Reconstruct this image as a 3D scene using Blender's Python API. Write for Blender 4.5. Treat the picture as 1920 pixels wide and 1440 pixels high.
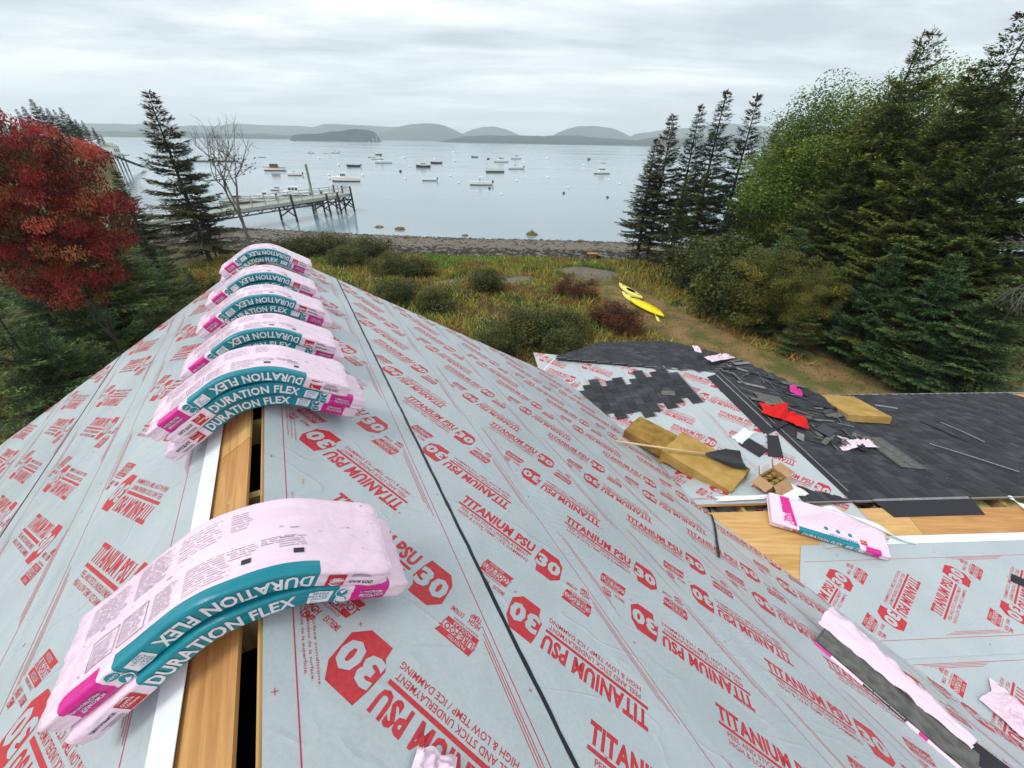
import bpy, bmesh, math, random
import numpy as np
from mathutils import Vector, Matrix, noise as mnoise

for o in list(bpy.data.objects):
    bpy.data.objects.remove(o, do_unlink=True)
SC = bpy.context.scene
COL = SC.collection
RNG = np.random.default_rng(7)
random.seed(7)

# ------------------------------------------------------------------ camera
F = 760.0
PITCH = math.atan((720 - 263) / F)
ROLL = math.radians(1.0)
CAM = np.array([0.0, 0.0, 8.0])
_fw = np.array([0, math.cos(PITCH), -math.sin(PITCH)])
_up0 = np.array([0, math.sin(PITCH), math.cos(PITCH)])
_rt = np.array([math.cos(ROLL), 0, 0]) + _up0 * math.sin(ROLL)
_up = _up0 * math.cos(ROLL) - np.array([math.sin(ROLL), 0, 0])
cd = bpy.data.cameras.new('camera')
cd.sensor_fit = 'HORIZONTAL'; cd.sensor_width = 36.0; cd.lens = 36.0 * F / 1920
cd.clip_start = 0.05; cd.clip_end = 20000
cam = bpy.data.objects.new('camera', cd); COL.objects.link(cam)
cam.matrix_world = Matrix(((_rt[0], _up[0], -_fw[0], CAM[0]), (_rt[1], _up[1], -_fw[1], CAM[1]),
                           (_rt[2], _up[2], -_fw[2], CAM[2]), (0, 0, 0, 1)))
SC.camera = cam

# ------------------------------------------------------------------ light
SUN_EL, SUN_AZ = math.radians(54), math.radians(-115)      # azimuth from +Y towards +X
wd = bpy.data.worlds.new('World'); SC.world = wd; wd.use_nodes = True
nt = wd.node_tree; N = nt.nodes; Lk = nt.links
N.clear()
wout = N.new('ShaderNodeOutputWorld'); bg = N.new('ShaderNodeBackground')
sky = N.new('ShaderNodeTexSky'); sky.sky_type = 'NISHITA'; sky.sun_disc = False
sky.sun_elevation = SUN_EL; sky.sun_rotation = SUN_AZ
tc = N.new('ShaderNodeTexCoord'); sep = N.new('ShaderNodeSeparateXYZ')
Lk.new(tc.outputs['Generated'], sep.inputs[0])
def wmath(op, a, b):
    m = N.new('ShaderNodeMath'); m.operation = op
    for i, x in enumerate((a, b)):
        if isinstance(x, (int, float)): m.inputs[i].default_value = x
        else: Lk.new(x, m.inputs[i])
    return m.outputs[0]
zc = wmath('ADD', wmath('MAXIMUM', sep.outputs[2], 0.0), 0.10)
comb = N.new('ShaderNodeCombineXYZ')
Lk.new(wmath('MULTIPLY', wmath('DIVIDE', sep.outputs[0], zc), 0.45), comb.inputs[0])
Lk.new(wmath('DIVIDE', sep.outputs[1], zc), comb.inputs[1])
n1 = N.new('ShaderNodeTexNoise'); n1.inputs['Scale'].default_value = 0.60; n1.inputs['Detail'].default_value = 7
n1.inputs['Roughness'].default_value = 0.58; n1.inputs['Distortion'].default_value = 0.25
Lk.new(comb.outputs[0], n1.inputs['Vector'])
n2 = N.new('ShaderNodeTexNoise'); n2.inputs['Scale'].default_value = 2.1; n2.inputs['Detail'].default_value = 5
Lk.new(comb.outputs[0], n2.inputs['Vector'])
mixn = wmath('ADD', wmath('MULTIPLY', n1.outputs['Fac'], 0.92), wmath('MULTIPLY', n2.outputs['Fac'], 0.08))
ramp = N.new('ShaderNodeValToRGB'); Lk.new(mixn, ramp.inputs[0])
e = ramp.color_ramp.elements
e[0].position = 0.41; e[0].color = (0.50, 0.55, 0.59, 1)
e[1].position = 0.585; e[1].color = (1.06, 1.08, 1.08, 1)
em = ramp.color_ramp.elements.new(0.50); em.color = (0.74, 0.785, 0.815, 1)
skm = N.new('ShaderNodeVectorMath'); skm.operation = 'SCALE'; skm.inputs['Scale'].default_value = 0.10
Lk.new(sky.outputs[0], skm.inputs[0])
wmx = N.new('ShaderNodeMix'); wmx.data_type = 'RGBA'; wmx.inputs[0].default_value = 0.93
hzf = wmath('MULTIPLY', wmath('MAXIMUM', wmath('SUBTRACT', 1.0, wmath('MULTIPLY', wmath('ABSOLUTE', sep.outputs[2], 0.0), 7.0)), 0.0), 0.55)
hmx = N.new('ShaderNodeMix'); hmx.data_type = 'RGBA'; Lk.new(hzf, hmx.inputs[0]); Lk.new(ramp.outputs[0], hmx.inputs[6]); hmx.inputs[7].default_value = (0.92, 0.955, 0.97, 1)
Lk.new(skm.outputs[0], wmx.inputs[6]); Lk.new(hmx.outputs[2], wmx.inputs[7])
Lk.new(wmx.outputs[2], bg.inputs[0]); bg.inputs[1].default_value = 1.0
Lk.new(bg.outputs[0], wout.inputs[0])

sd = bpy.data.lights.new('sun', 'SUN'); sd.energy = 1.4; sd.angle = math.radians(18); sd.color = (1.0, 0.97, 0.92)
sun = bpy.data.objects.new('sun', sd); COL.objects.link(sun)
sdir = Vector((math.sin(SUN_AZ) * math.cos(SUN_EL), math.cos(SUN_AZ) * math.cos(SUN_EL), math.sin(SUN_EL)))
sun.rotation_euler = sdir.to_track_quat('Z', 'Y').to_euler(); sun.location = (0, 0, 60)
vs = SC.view_settings; vs.view_transform = 'Standard'; vs.look = 'None'; vs.exposure = 0.36; vs.gamma = 1.0
vs.use_curve_mapping = False
SC.cycles.volume_bounces = 4

# ------------------------------------------------------------------ geometry helpers
def ray(u, v): return _fw + _rt * (u - 960) / F - _up * (v - 720) / F
def onz(u, v, z):
    d = ray(u, v); return CAM + d * ((z - CAM[2]) / d[2])
def onplane(u, v, p0, n):
    d = ray(u, v); return CAM + d * (((p0 - CAM) @ n) / (d @ n))
def atdist(u, v, D):
    d = ray(u, v); return CAM + d * (D / math.hypot(d[0], d[1]))
def A3(*x): return np.array(x, float)
def unit(v): v = np.asarray(v, float); return v / np.linalg.norm(v)

def tag(o, label=None, cat=None, group=None, kind=None):
    if label: o['label'] = label
    if cat: o['category'] = cat
    if group: o['group'] = group
    if kind: o['kind'] = kind
    return o
def thing(name, label, cat, loc=(0, 0, 0), group=None, rz=0.0):
    o = bpy.data.objects.new(name, None); COL.objects.link(o)
    o.empty_display_size = 0.2; o.location = loc; o.rotation_euler = (0, 0, rz)
    return tag(o, label, cat, group)
def link(name, me, parent=None, mats=None):
    o = bpy.data.objects.new(name, me); COL.objects.link(o)
    if parent: o.parent = parent
    for m in (mats or []):
        if m.name not in [x.name for x in me.materials if x]: me.materials.append(m)
    return o
def mesh(name, verts, faces, mats, parent=None, midx=None, smooth=False):
    me = bpy.data.meshes.new(name)
    me.from_pydata([tuple(map(float, v)) for v in verts], [], [tuple(f) for f in faces])
    if not isinstance(mats, (list, tuple)): mats = [mats]
    for m in mats: me.materials.append(m)
    if midx is not None: me.polygons.foreach_set('material_index', np.asarray(midx, dtype=np.int32))
    if smooth: me.polygons.foreach_set('use_smooth', np.ones(len(me.polygons), dtype=bool))
    me.update()
    return link(name, me, parent)
def copy_tree(o, parent=None):
    c = o.copy(); COL.objects.link(c); c.parent = parent
    for ch in list(o.children): copy_tree(ch, c)
    return c
class MB:
    """collects shapes into one mesh"""
    def __init__(s): s.v = []; s.f = []; s.m = []
    def add(s, V, Fc, m=0):
        b = len(s.v); s.v += [tuple(map(float, x)) for x in V]
        s.f += [tuple(b + i for i in f) for f in Fc]; s.m += [m] * len(Fc); return s
    def box(s, c, size, R=None, m=0, taper=1.0):
        hx, hy, hz = [x / 2 for x in size]
        P = [A3(x * (taper if z > 0 else 1) * hx, y * (taper if z > 0 else 1) * hy, z * hz) for z in (-1, 1) for x, y in ((-1, -1), (1, -1), (1, 1), (-1, 1))]
        if R is not None: P = [np.asarray(R) @ p for p in P]
        P = [p + np.asarray(c, float) for p in P]
        return s.add(P, [(3, 2, 1, 0), (4, 5, 6, 7), (0, 1, 5, 4), (1, 2, 6, 5), (2, 3, 7, 6), (3, 0, 4, 7)], m)
    def bar(s, a, b, w, h=None, m=0):
        a = A3(*a); b = A3(*b); h = h or w; d = b - a; L = np.linalg.norm(d); d = d / L
        x = np.cross(d, A3(0, 0, 1)); x = unit(x) if np.linalg.norm(x) > 1e-4 else A3(1, 0, 0)
        y = np.cross(x, d)
        return s.box((a + b) / 2, (w, L, h), np.stack([x, d, y], 1), m)
    def tube(s, pts, rad, n=8, m=0, cap=True):
        pts = [A3(*p) for p in pts]; k = len(pts); V = []
        if not hasattr(rad, '__len__'): rad = [rad] * k
        for i, p in enumerate(pts):
            d = unit(pts[min(i + 1, k - 1)] - pts[max(i - 1, 0)])
            ref = A3(0, 0, 1) if abs(d[2]) < .9 else A3(1, 0, 0)
            x = unit(np.cross(ref, d)); y = np.cross(d, x)
            for j in range(n):
                t = 2 * math.pi * j / n; V.append(p + rad[i] * (math.cos(t) * x + math.sin(t) * y))
        Fc = [(i * n + j, i * n + (j + 1) % n, (i + 1) * n + (j + 1) % n, (i + 1) * n + j) for i in range(k - 1) for j in range(n)]
        if cap: Fc += [tuple(range(n))[::-1], tuple((k - 1) * n + j for j in range(n))]
        return s.add(V, Fc, m)
    def build(s, name, mats, parent=None, smooth=False): return mesh(name, s.v, s.f, mats, parent, s.m, smooth)

# ------------------------------------------------------------------ materials
def mat(name, col, rough=.6, col2=None, nscale=6.0, detail=4, bump=0.0, bscale=40.0, spec=.4, metal=0.0, stretch=None, lo=.35, hi=.65, coord='Object', coat=0.0, bdist=.01, rotz=0.0, dist=0.0):
    m = bpy.data.materials.new(name); m.use_nodes = True
    n = m.node_tree.nodes; l = m.node_tree.links; b = n['Principled BSDF']
    b.inputs['Roughness'].default_value = rough; b.inputs['Metallic'].default_value = metal
    b.inputs['Specular IOR Level'].default_value = spec; b.inputs['Base Color'].default_value = (*col, 1)
    if coat: b.inputs['Coat Weight'].default_value = coat; b.inputs['Coat Roughness'].default_value = .15
    if col2 is not None or bump:
        t = n.new('ShaderNodeTexCoord'); vec = t.outputs[coord]
        if rotz:
            mr = n.new('ShaderNodeMapping'); mr.inputs['Rotation'].default_value = (0, 0, rotz); l.new(vec, mr.inputs[0]); vec = mr.outputs[0]
        if stretch:
            mp = n.new('ShaderNodeMapping'); mp.inputs['Scale'].default_value = stretch
            l.new(vec, mp.inputs[0]); vec = mp.outputs[0]
    if col2 is not None:
        x = n.new('ShaderNodeTexNoise'); x.inputs['Scale'].default_value = nscale; x.inputs['Detail'].default_value = detail; x.inputs['Distortion'].default_value = dist
        l.new(vec, x.inputs['Vector'])
        r = n.new('ShaderNodeValToRGB'); l.new(x.outputs['Fac'], r.inputs[0])
        r.color_ramp.elements[0].position = lo; r.color_ramp.elements[0].color = (*col, 1)
        r.color_ramp.elements[1].position = hi; r.color_ramp.elements[1].color = (*col2, 1)
        l.new(r.outputs[0], b.inputs['Base Color'])
    if bump:
        y = n.new('ShaderNodeTexNoise'); y.inputs['Scale'].default_value = bscale; y.inputs['Detail'].default_value = 5
        l.new(vec, y.inputs['Vector'])
        bn = n.new('ShaderNodeBump'); bn.inputs['Strength'].default_value = bump; bn.inputs['Distance'].default_value = bdist
        l.new(y.outputs['Fac'], bn.inputs['Height']); l.new(bn.outputs[0], b.inputs['Normal'])
    return m
def leafmat(name, trans=.25, rough=.7):
    m = bpy.data.materials.new(name); m.use_nodes = True
    n = m.node_tree.nodes; l = m.node_tree.links; n.clear()
    o = n.new('ShaderNodeOutputMaterial'); a = n.new('ShaderNodeAttribute'); a.attribute_name = 'col'
    p = n.new('ShaderNodeBsdfPrincipled'); p.inputs['Roughness'].default_value = rough; p.inputs['Specular IOR Level'].default_value = .25
    t = n.new('ShaderNodeBsdfTranslucent'); x = n.new('ShaderNodeMixShader'); x.inputs[0].default_value = trans
    l.new(a.outputs['Color'], p.inputs['Base Color']); l.new(a.outputs['Color'], t.inputs['Color'])
    l.new(p.outputs[0], x.inputs[1]); l.new(t.outputs[0], x.inputs[2]); l.new(x.outputs[0], o.inputs[0])
    return m
M = {}
RZ = math.radians(-27.83)
M['needle'] = leafmat('needle_foliage', .15); M['leaf'] = leafmat('broad_leaf', .3); M['grass'] = leafmat('grass_blade', .3)
M['bark'] = mat('bark', (.035, .03, .026), .9, (.08, .07, .06), 9, bump=.6, bscale=30, stretch=(1, 1, .25))
M['greybark'] = mat('grey_bark', (.12, .105, .09), .9, (.22, .20, .18), 9, bump=.5, bscale=30, stretch=(1, 1, .25))
M['shingle'] = mat('charcoal_shingle', (.028, .030, .036), .88, (.056, .060, .070), 220, detail=2, bump=.5, bscale=500, bdist=.003, coord='Object', spec=.3)
M['shingle2'] = mat('charcoal_shingle_light', (.042, .045, .054), .88, (.075, .080, .093), 220, detail=2, bump=.5, bscale=500, bdist=.003, spec=.3)
M['shingle3'] = mat('charcoal_shingle_dark', (.019, .020, .024), .88, (.040, .042, .050), 220, detail=2, bump=.5, bscale=500, bdist=.003, spec=.3)
M['shback'] = mat('shingle_underside', (.075, .078, .07), .8, (.15, .15, .135), 14, bump=.4, bscale=200, bdist=.004)
M['sealant'] = mat('shingle_seal_strip', (.17, .175, .18), .5, (.27, .275, .28), 30)
M['black'] = mat('black_adhesive', (.008, .011, .014), .45, bump=.3, bscale=60)
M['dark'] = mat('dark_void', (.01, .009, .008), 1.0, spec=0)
M['ply'] = mat('plywood', (.43, .215, .062), .65, (.66, .42, .165), 1.6, detail=7, bump=.12, bscale=12, stretch=(16, .9, 16), rotz=RZ, dist=.9, lo=.32, hi=.68)
M['ply2'] = mat('plywood_dark', (.38, .17, .05), .65, (.58, .32, .11), 1.6, detail=7, bump=.12, bscale=12, stretch=(16, .9, 16), rotz=RZ, dist=.9, lo=.32, hi=.68)
M['plyw'] = mat('wing_plywood', (.50, .27, .085), .65, (.68, .43, .17), 1.4, detail=7, bump=.12, bscale=12, stretch=(.9, 12, 12), dist=1.1, lo=.32, hi=.68)
M['plyw2'] = mat('wing_plywood_red', (.42, .20, .065), .65, (.58, .31, .11), 1.4, detail=7, bump=.12, bscale=12, stretch=(.9, 12, 12), dist=1.1, lo=.32, hi=.68)
M['lumber'] = mat('framing_lumber', (.42, .26, .12), .7, (.58, .40, .2), 7, bump=.15, bscale=40, stretch=(5, 5, 1))
M['liner'] = mat('white_release_liner', (.74, .82, .86), .35, (.82, .87, .89), 8, bump=.2, bscale=6)
M['foam'] = mat('yellow_insulation_foam', (.36, .22, .06), .9, (.47, .31, .10), 5, bump=.6, bscale=45, bdist=.01, spec=.15)
M['foam2'] = mat('weathered_insulation_foam', (.22, .125, .03), .9, (.36, .22, .06), 7, bump=.7, bscale=45, bdist=.012, spec=.15)
M['pink'] = mat('pink_film', (.80, .60, .72), .27, (.84, .66, .77), 6, bump=.5, bscale=16, bdist=.008, stretch=(.3, 3.6, 3.6), rotz=RZ)
M['teal'] = mat('teal_film', (.004, .20, .26), .28, (.008, .24, .30), 6, bump=.5, bscale=16, bdist=.008, stretch=(.3, 3.6, 3.6), rotz=RZ)
M['magenta'] = mat('magenta_film', (.60, .012, .24), .3, (.66, .02, .28), 6, bump=.5, bscale=16, bdist=.008, stretch=(.3, 3.6, 3.6), rotz=RZ)
M['ink_red'] = mat('red_ink', (.46, .024, .034), .45, (.52, .04, .05), 60)
M['logo_red'] = mat('red_label', (.50, .012, .014), .35)
M['ink_white'] = mat('white_ink', (.80, .74, .80), .4)
M['ink_black'] = mat('black_ink', (.03, .025, .03), .5)
M['ink_grey'] = mat('grey_ink', (.30, .25, .29), .5)
M['ink_blue'] = mat('blue_ink', (.02, .22, .36), .4)
M['white'] = mat('white_paint', (.78, .78, .76), .45)
M['trim'] = mat('white_trim', (.72, .73, .72), .5)
M['siding'] = mat('cedar_siding', (.26, .22, .18), .8, (.34, .30, .25), 8)
M['card'] = mat('cardboard', (.40, .235, .12), .85, (.46, .28, .15), 12, bump=.15, bscale=60)
M['paper'] = mat('white_paper', (.80, .80, .79), .7)
M['brass'] = mat('brass_nail', (.50, .36, .13), .35, metal=.8)
M['redcloth'] = mat('red_cloth', (.62, .008, .008), .85, (.70, .014, .012), 8, bump=.3, bscale=30)
M['whitecloth'] = mat('white_cloth', (.76, .78, .80), .8, bump=.3, bscale=20)
M['woodpole'] = mat('pale_wood_pole', (.55, .40, .20), .55, (.64, .50, .28), 10, stretch=(1, 10, 10))
M['blackplastic'] = mat('black_plastic', (.02, .02, .022), .3)
M['yellow'] = mat('yellow_plastic', (.86, .70, .0), .3)
M['paleyellow'] = mat('pale_yellow_plastic', (.80, .72, .16), .35)
M['rock'] = mat('shore_rock', (.10, .09, .08), .9, (.24, .22, .20), 4, bump=.8, bscale=10, bdist=.05)
M['weedrock'] = mat('rockweed_boulder', (.09, .06, .012), .8, (.22, .16, .05), 5, bump=.8, bscale=14, bdist=.05)

# underlayment: woven grey film with faint wrinkles and rain beads
def underlay(name, off):
    m = bpy.data.materials.new(name); m.use_nodes = True
    n = m.node_tree.nodes; l = m.node_tree.links; b = n['Principled BSDF']
    t = n.new('ShaderNodeTexCoord'); mp = n.new('ShaderNodeMapping'); mp.inputs['Location'].default_value = (off, off * 2, 0)
    l.new(t.outputs['Object'], mp.inputs[0])
    a = n.new('ShaderNodeTexNoise'); a.inputs['Scale'].default_value = 1.7; a.inputs['Detail'].default_value = 5
    l.new(mp.outputs[0], a.inputs['Vector'])
    r = n.new('ShaderNodeValToRGB'); l.new(a.outputs['Fac'], r.inputs[0])
    r.color_ramp.elements[0].position = .3; r.color_ramp.elements[0].color = (.395, .452, .472, 1)
    r.color_ramp.elements[1].position = .7; r.color_ramp.elements[1].color = (.455, .515, .534, 1)
    fn = n.new('ShaderNodeTexNoise'); fn.inputs['Scale'].default_value = 70; fn.inputs['Detail'].default_value = 3; l.new(mp.outputs[0], fn.inputs['Vector'])
    fr2 = n.new('ShaderNodeMapRange'); fr2.inputs[1].default_value = .3; fr2.inputs[2].default_value = .7; fr2.inputs[3].default_value = .955; fr2.inputs[4].default_value = 1.04; l.new(fn.outputs['Fac'], fr2.inputs[0])
    sc_ = n.new('ShaderNodeTexNoise'); sc_.inputs['Scale'].default_value = 9; sc_.inputs['Detail'].default_value = 9; sc_.inputs['Roughness'].default_value = .75; l.new(mp.outputs[0], sc_.inputs['Vector'])
    sr = n.new('ShaderNodeMapRange'); sr.inputs[1].default_value = .66; sr.inputs[2].default_value = .76; sr.inputs[3].default_value = 1.0; sr.inputs[4].default_value = .72; l.new(sc_.outputs['Fac'], sr.inputs[0])
    mm_ = n.new('ShaderNodeMath'); mm_.operation = 'MULTIPLY'; l.new(fr2.outputs[0], mm_.inputs[0]); l.new(sr.outputs[0], mm_.inputs[1])
    vm = n.new('ShaderNodeVectorMath'); vm.operation = 'SCALE'; l.new(r.outputs[0], vm.inputs[0]); l.new(mm_.outputs[0], vm.inputs['Scale']); l.new(vm.outputs[0], b.inputs['Base Color'])
    rr = n.new('ShaderNodeMapRange'); rr.inputs[3].default_value = .26; rr.inputs[4].default_value = .46
    l.new(a.outputs['Fac'], rr.inputs[0]); l.new(rr.outputs[0], b.inputs['Roughness'])
    b.inputs['Specular IOR Level'].default_value = .45
    # wrinkles (stretched), weave, beads
    mp2 = n.new('ShaderNodeMapping'); mp2.inputs['Scale'].default_value = (1.0, .5, 1.0); mp2.inputs['Rotation'].default_value = (0, 0, .5)
    l.new(mp.outputs[0], mp2.inputs[0])
    w = n.new('ShaderNodeTexNoise'); w.inputs['Scale'].default_value = 3.2; w.inputs['Detail'].default_value = 1.5; w.inputs['Distortion'].default_value = .8
    l.new(mp2.outputs[0], w.inputs['Vector'])
    b1 = n.new('ShaderNodeBump'); b1.inputs['Strength'].default_value = .38; b1.inputs['Distance'].default_value = .03
    l.new(w.outputs['Fac'], b1.inputs['Height'])
    mp5 = n.new('ShaderNodeMapping'); mp5.inputs['Scale'].default_value = (.55, 1.6, 1.0); mp5.inputs['Rotation'].default_value = (0, 0, .3 + off); l.new(mp.outputs[0], mp5.inputs[0])
    cn = n.new('ShaderNodeTexNoise'); cn.inputs['Scale'].default_value = 1.5; cn.inputs['Detail'].default_value = 2; cn.inputs['Distortion'].default_value = .5; l.new(mp5.outputs[0], cn.inputs['Vector'])
    s5 = n.new('ShaderNodeMath'); s5.operation = 'SUBTRACT'; s5.inputs[1].default_value = .5; l.new(cn.outputs['Fac'], s5.inputs[0])
    a5 = n.new('ShaderNodeMath'); a5.operation = 'ABSOLUTE'; l.new(s5.outputs[0], a5.inputs[0])
    c5 = n.new('ShaderNodeMapRange'); c5.inputs[1].default_value = 0; c5.inputs[2].default_value = .016; c5.inputs[3].default_value = 1; c5.inputs[4].default_value = 0; l.new(a5.outputs[0], c5.inputs[0])
    b5 = n.new('ShaderNodeBump'); b5.inputs['Strength'].default_value = .28; b5.inputs['Distance'].default_value = .006; l.new(c5.outputs[0], b5.inputs['Height']); l.new(b1.outputs[0], b5.inputs['Normal']); b1 = b5
    vo = n.new('ShaderNodeTexVoronoi'); vo.inputs['Scale'].default_value = 120; l.new(t.outputs['Object'], vo.inputs['Vector'])
    dr = n.new('ShaderNodeMapRange'); dr.inputs[1].default_value = .0; dr.inputs[2].default_value = .28; dr.inputs[3].default_value = 1; dr.inputs[4].default_value = 0
    l.new(vo.outputs['Distance'], dr.inputs[0])
    b2 = n.new('ShaderNodeBump'); b2.inputs['Strength'].default_value = .25; b2.inputs['Distance'].default_value = .002
    l.new(dr.outputs[0], b2.inputs['Height']); l.new(b1.outputs[0], b2.inputs['Normal']); l.new(b2.outputs[0], b.inputs['Normal'])
    return m
UL = [underlay('grey_underlayment_%d' % i, i * 3.7) for i in range(3)]

# ================================================================== SETTING
WATER = -2.0
def shore_y(x): return 49.6 - .096 * x + 1.1 * np.sin(x * .13) * .5
def ground_z(x, y):
    x = np.asarray(x, float); y = np.asarray(y, float)
    s = shore_y(x) - y
    z = np.interp(s, [-30, -6, 0, 8.5, 13, 24, 60], [-5, -2.7, -2.0, -1.25, -.95, -.1, 0.0])
    z = z + .10 * np.sin(x * .45 + y * .3) * np.clip((s - 13) / 8, 0, 1) * np.clip((y - 8) / 10, 0, 1)
    return z
def gpt(u, v):
    z = 0.0
    for _ in range(12):
        p = onz(u, v, z); z = float(ground_z(p[0], p[1]))
    return p
# ---- ground sheet with gravel, seaweed and turf zones in a colour attribute
xs = np.concatenate([np.linspace(-260, -60, 30), np.arange(-58, 42, 1.0), np.linspace(44, 260, 30)])
ys = np.concatenate([np.linspace(-120, 0, 14), np.arange(2, 60, .8), np.linspace(62, 80, 6)])
X, Y = np.meshgrid(xs, ys); Z = ground_z(X, Y)
V = np.stack([X, Y, Z], -1).reshape(-1, 3); nx, ny = len(xs), len(ys)
Fc = [(j * nx + i, j * nx + i + 1, (j + 1) * nx + i + 1, (j + 1) * nx + i) for j in range(ny - 1) for i in range(nx - 1)]
gm = bpy.data.materials.new('shore_ground'); gm.use_nodes = True
n = gm.node_tree.nodes; l = gm.node_tree.links; b = n['Principled BSDF']; b.inputs['Roughness'].default_value = .95; b.inputs['Specular IOR Level'].default_value = .2
at = n.new('ShaderNodeAttribute'); at.attribute_name = 'zone'; sp = n.new('ShaderNodeSeparateColor'); l.new(at.outputs['Color'], sp.inputs[0])
t = n.new('ShaderNodeTexCoord')
def gnoise(sc, c1, c2, lo=.35, hi=.65, det=5):
    x = n.new('ShaderNodeTexNoise'); x.inputs['Scale'].default_value = sc; x.inputs['Detail'].default_value = det
    l.new(t.outputs['Object'], x.inputs['Vector']); r = n.new('ShaderNodeValToRGB'); l.new(x.outputs['Fac'], r.inputs[0])
    r.color_ramp.elements[0].position = lo; r.color_ramp.elements[0].color = (*c1, 1)
    r.color_ramp.elements[1].position = hi; r.color_ramp.elements[1].color = (*c2, 1); return r.outputs[0]
def gmix(f, a, bb):
    x = n.new('ShaderNodeMix'); x.data_type = 'RGBA'; l.new(f, x.inputs[0]); l.new(a, x.inputs[6]); l.new(bb, x.inputs[7]); return x.outputs[2]
turf = gnoise(.7, (.045, .045, .018), (.11, .085, .035))
grav = gnoise(2.2, (.13, .112, .088), (.21, .185, .145), .3, .7, 8)
wrack = gnoise(4.5, (.03, .024, .02), (.15, .135, .115), .45, .68, 8)
lawn = gnoise(.9, (.11, .115, .035), (.27, .17, .075), .38, .6)
c = gmix(sp.outputs[0], turf, grav); c = gmix(sp.outputs[2], c, wrack); c = gmix(sp.outputs[1], c, lawn)
l.new(c, b.inputs['Base Color'])
x = n.new('ShaderNodeTexNoise'); x.inputs['Scale'].default_value = 6; x.inputs['Detail'].default_value = 8; l.new(t.outputs['Object'], x.inputs['Vector'])
bn = n.new('ShaderNodeBump'); bn.inputs['Strength'].default_value = .6; bn.inputs['Distance'].default_value = .05; l.new(x.outputs['Fac'], bn.inputs['Height']); l.new(bn.outputs[0], b.inputs['Normal'])
ground = mesh('ground', V, Fc, gm, smooth=True); tag(ground, kind='structure')
s_ = shore_y(V[:, 0]) - V[:, 1]
def seg_dist(P, pts):
    d = np.full(len(P), 1e9)
    for a, b2 in zip(pts[:-1], pts[1:]):
        a = np.asarray(a); b2 = np.asarray(b2); ab = b2 - a
        tt = np.clip(((P - a) @ ab) / (ab @ ab), 0, 1); d = np.minimum(d, np.linalg.norm(P - (a + tt[:, None] * ab), axis=1))
    return d
PATH = [gpt(u, v)[:2] for u, v in ((1105, 528), (1180, 565), (1262, 608), (1345, 655), (1460, 705), (1620, 745), (1900, 790))]
GRAV = [gpt(u, v)[:2] for u, v in ((905, 515), (950, 527), (985, 522))], [gpt(u, v)[:2] for u, v in ((1085, 508), (1120, 514))], [gpt(845, 528)[:2], gpt(830, 530)[:2]]
pd = seg_dist(V[:, :2], PATH)
gz = np.clip(1 - np.abs(s_ - 3) / 6.5, 0, 1); gz = np.clip((9.2 - s_) / 1.2, 0, 1)
for g, rr in zip(GRAV, (1.1, 1.9, .8)): gz = np.maximum(gz, np.clip((rr - seg_dist(V[:, :2], g)) / .6 + .5, 0, 1))
wz = np.clip((s_ - 8.3) / .6, 0, 1) * np.clip((14.0 - s_) / 1.2, 0, 1)
lz = np.clip((2.3 + 3.2 * np.clip((V[:, 0] - 8) / 4, 0, 1) - pd) / 1.0, 0, 1)
ca = ground.data.color_attributes.new('zone', 'FLOAT_COLOR', 'POINT')
ca.data.foreach_set('color', np.stack([gz, lz * (1 - gz), wz, np.ones_like(gz)], 1).astype(np.float32).ravel())

# ---- sea
wm = bpy.data.materials.new('sea_water'); wm.use_nodes = True
n = wm.node_tree.nodes; l = wm.node_tree.links; b = n['Principled BSDF']
b.inputs['Base Color'].default_value = (.23, .31, .35, 1); b.inputs['Roughness'].default_value = .10; b.inputs['IOR'].default_value = 1.33
t = n.new('ShaderNodeTexCoord'); mp = n.new('ShaderNodeMapping'); mp.inputs['Scale'].default_value = (.35, 1.4, 1); l.new(t.outputs['Object'], mp.inputs[0])
x = n.new('ShaderNodeTexNoise'); x.inputs['Scale'].default_value = 1.3; x.inputs['Detail'].default_value = 4; l.new(mp.outputs[0], x.inputs['Vector'])
bn = n.new('ShaderNodeBump'); bn.inputs['Strength'].default_value = .10; bn.inputs['Distance'].default_value = .12; l.new(x.outputs['Fac'], bn.inputs['Height'])
l.new(bn.outputs[0], b.inputs['Normal'])
mp3 = n.new('ShaderNodeMapping'); mp3.inputs['Scale'].default_value = (.004, .022, 1); l.new(t.outputs['Object'], mp3.inputs[0])
y2 = n.new('ShaderNodeTexNoise'); y2.inputs['Scale'].default_value = 1.0; y2.inputs['Detail'].default_value = 4; l.new(mp3.outputs[0], y2.inputs['Vector'])
rr = n.new('ShaderNodeMapRange'); rr.inputs[1].default_value = .35; rr.inputs[2].default_value = .65; rr.inputs[3].default_value = .05; rr.inputs[4].default_value = .22
l.new(y2.outputs['Fac'], rr.inputs[0]); l.new(rr.outputs[0], b.inputs['Roughness'])
sea = mesh('water', [(-6000, 30, WATER), (6000, 30, WATER), (6000, 9000, WATER), (-6000, 9000, WATER)], [(0, 1, 2, 3)], wm); tag(sea, kind='structure')

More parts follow.
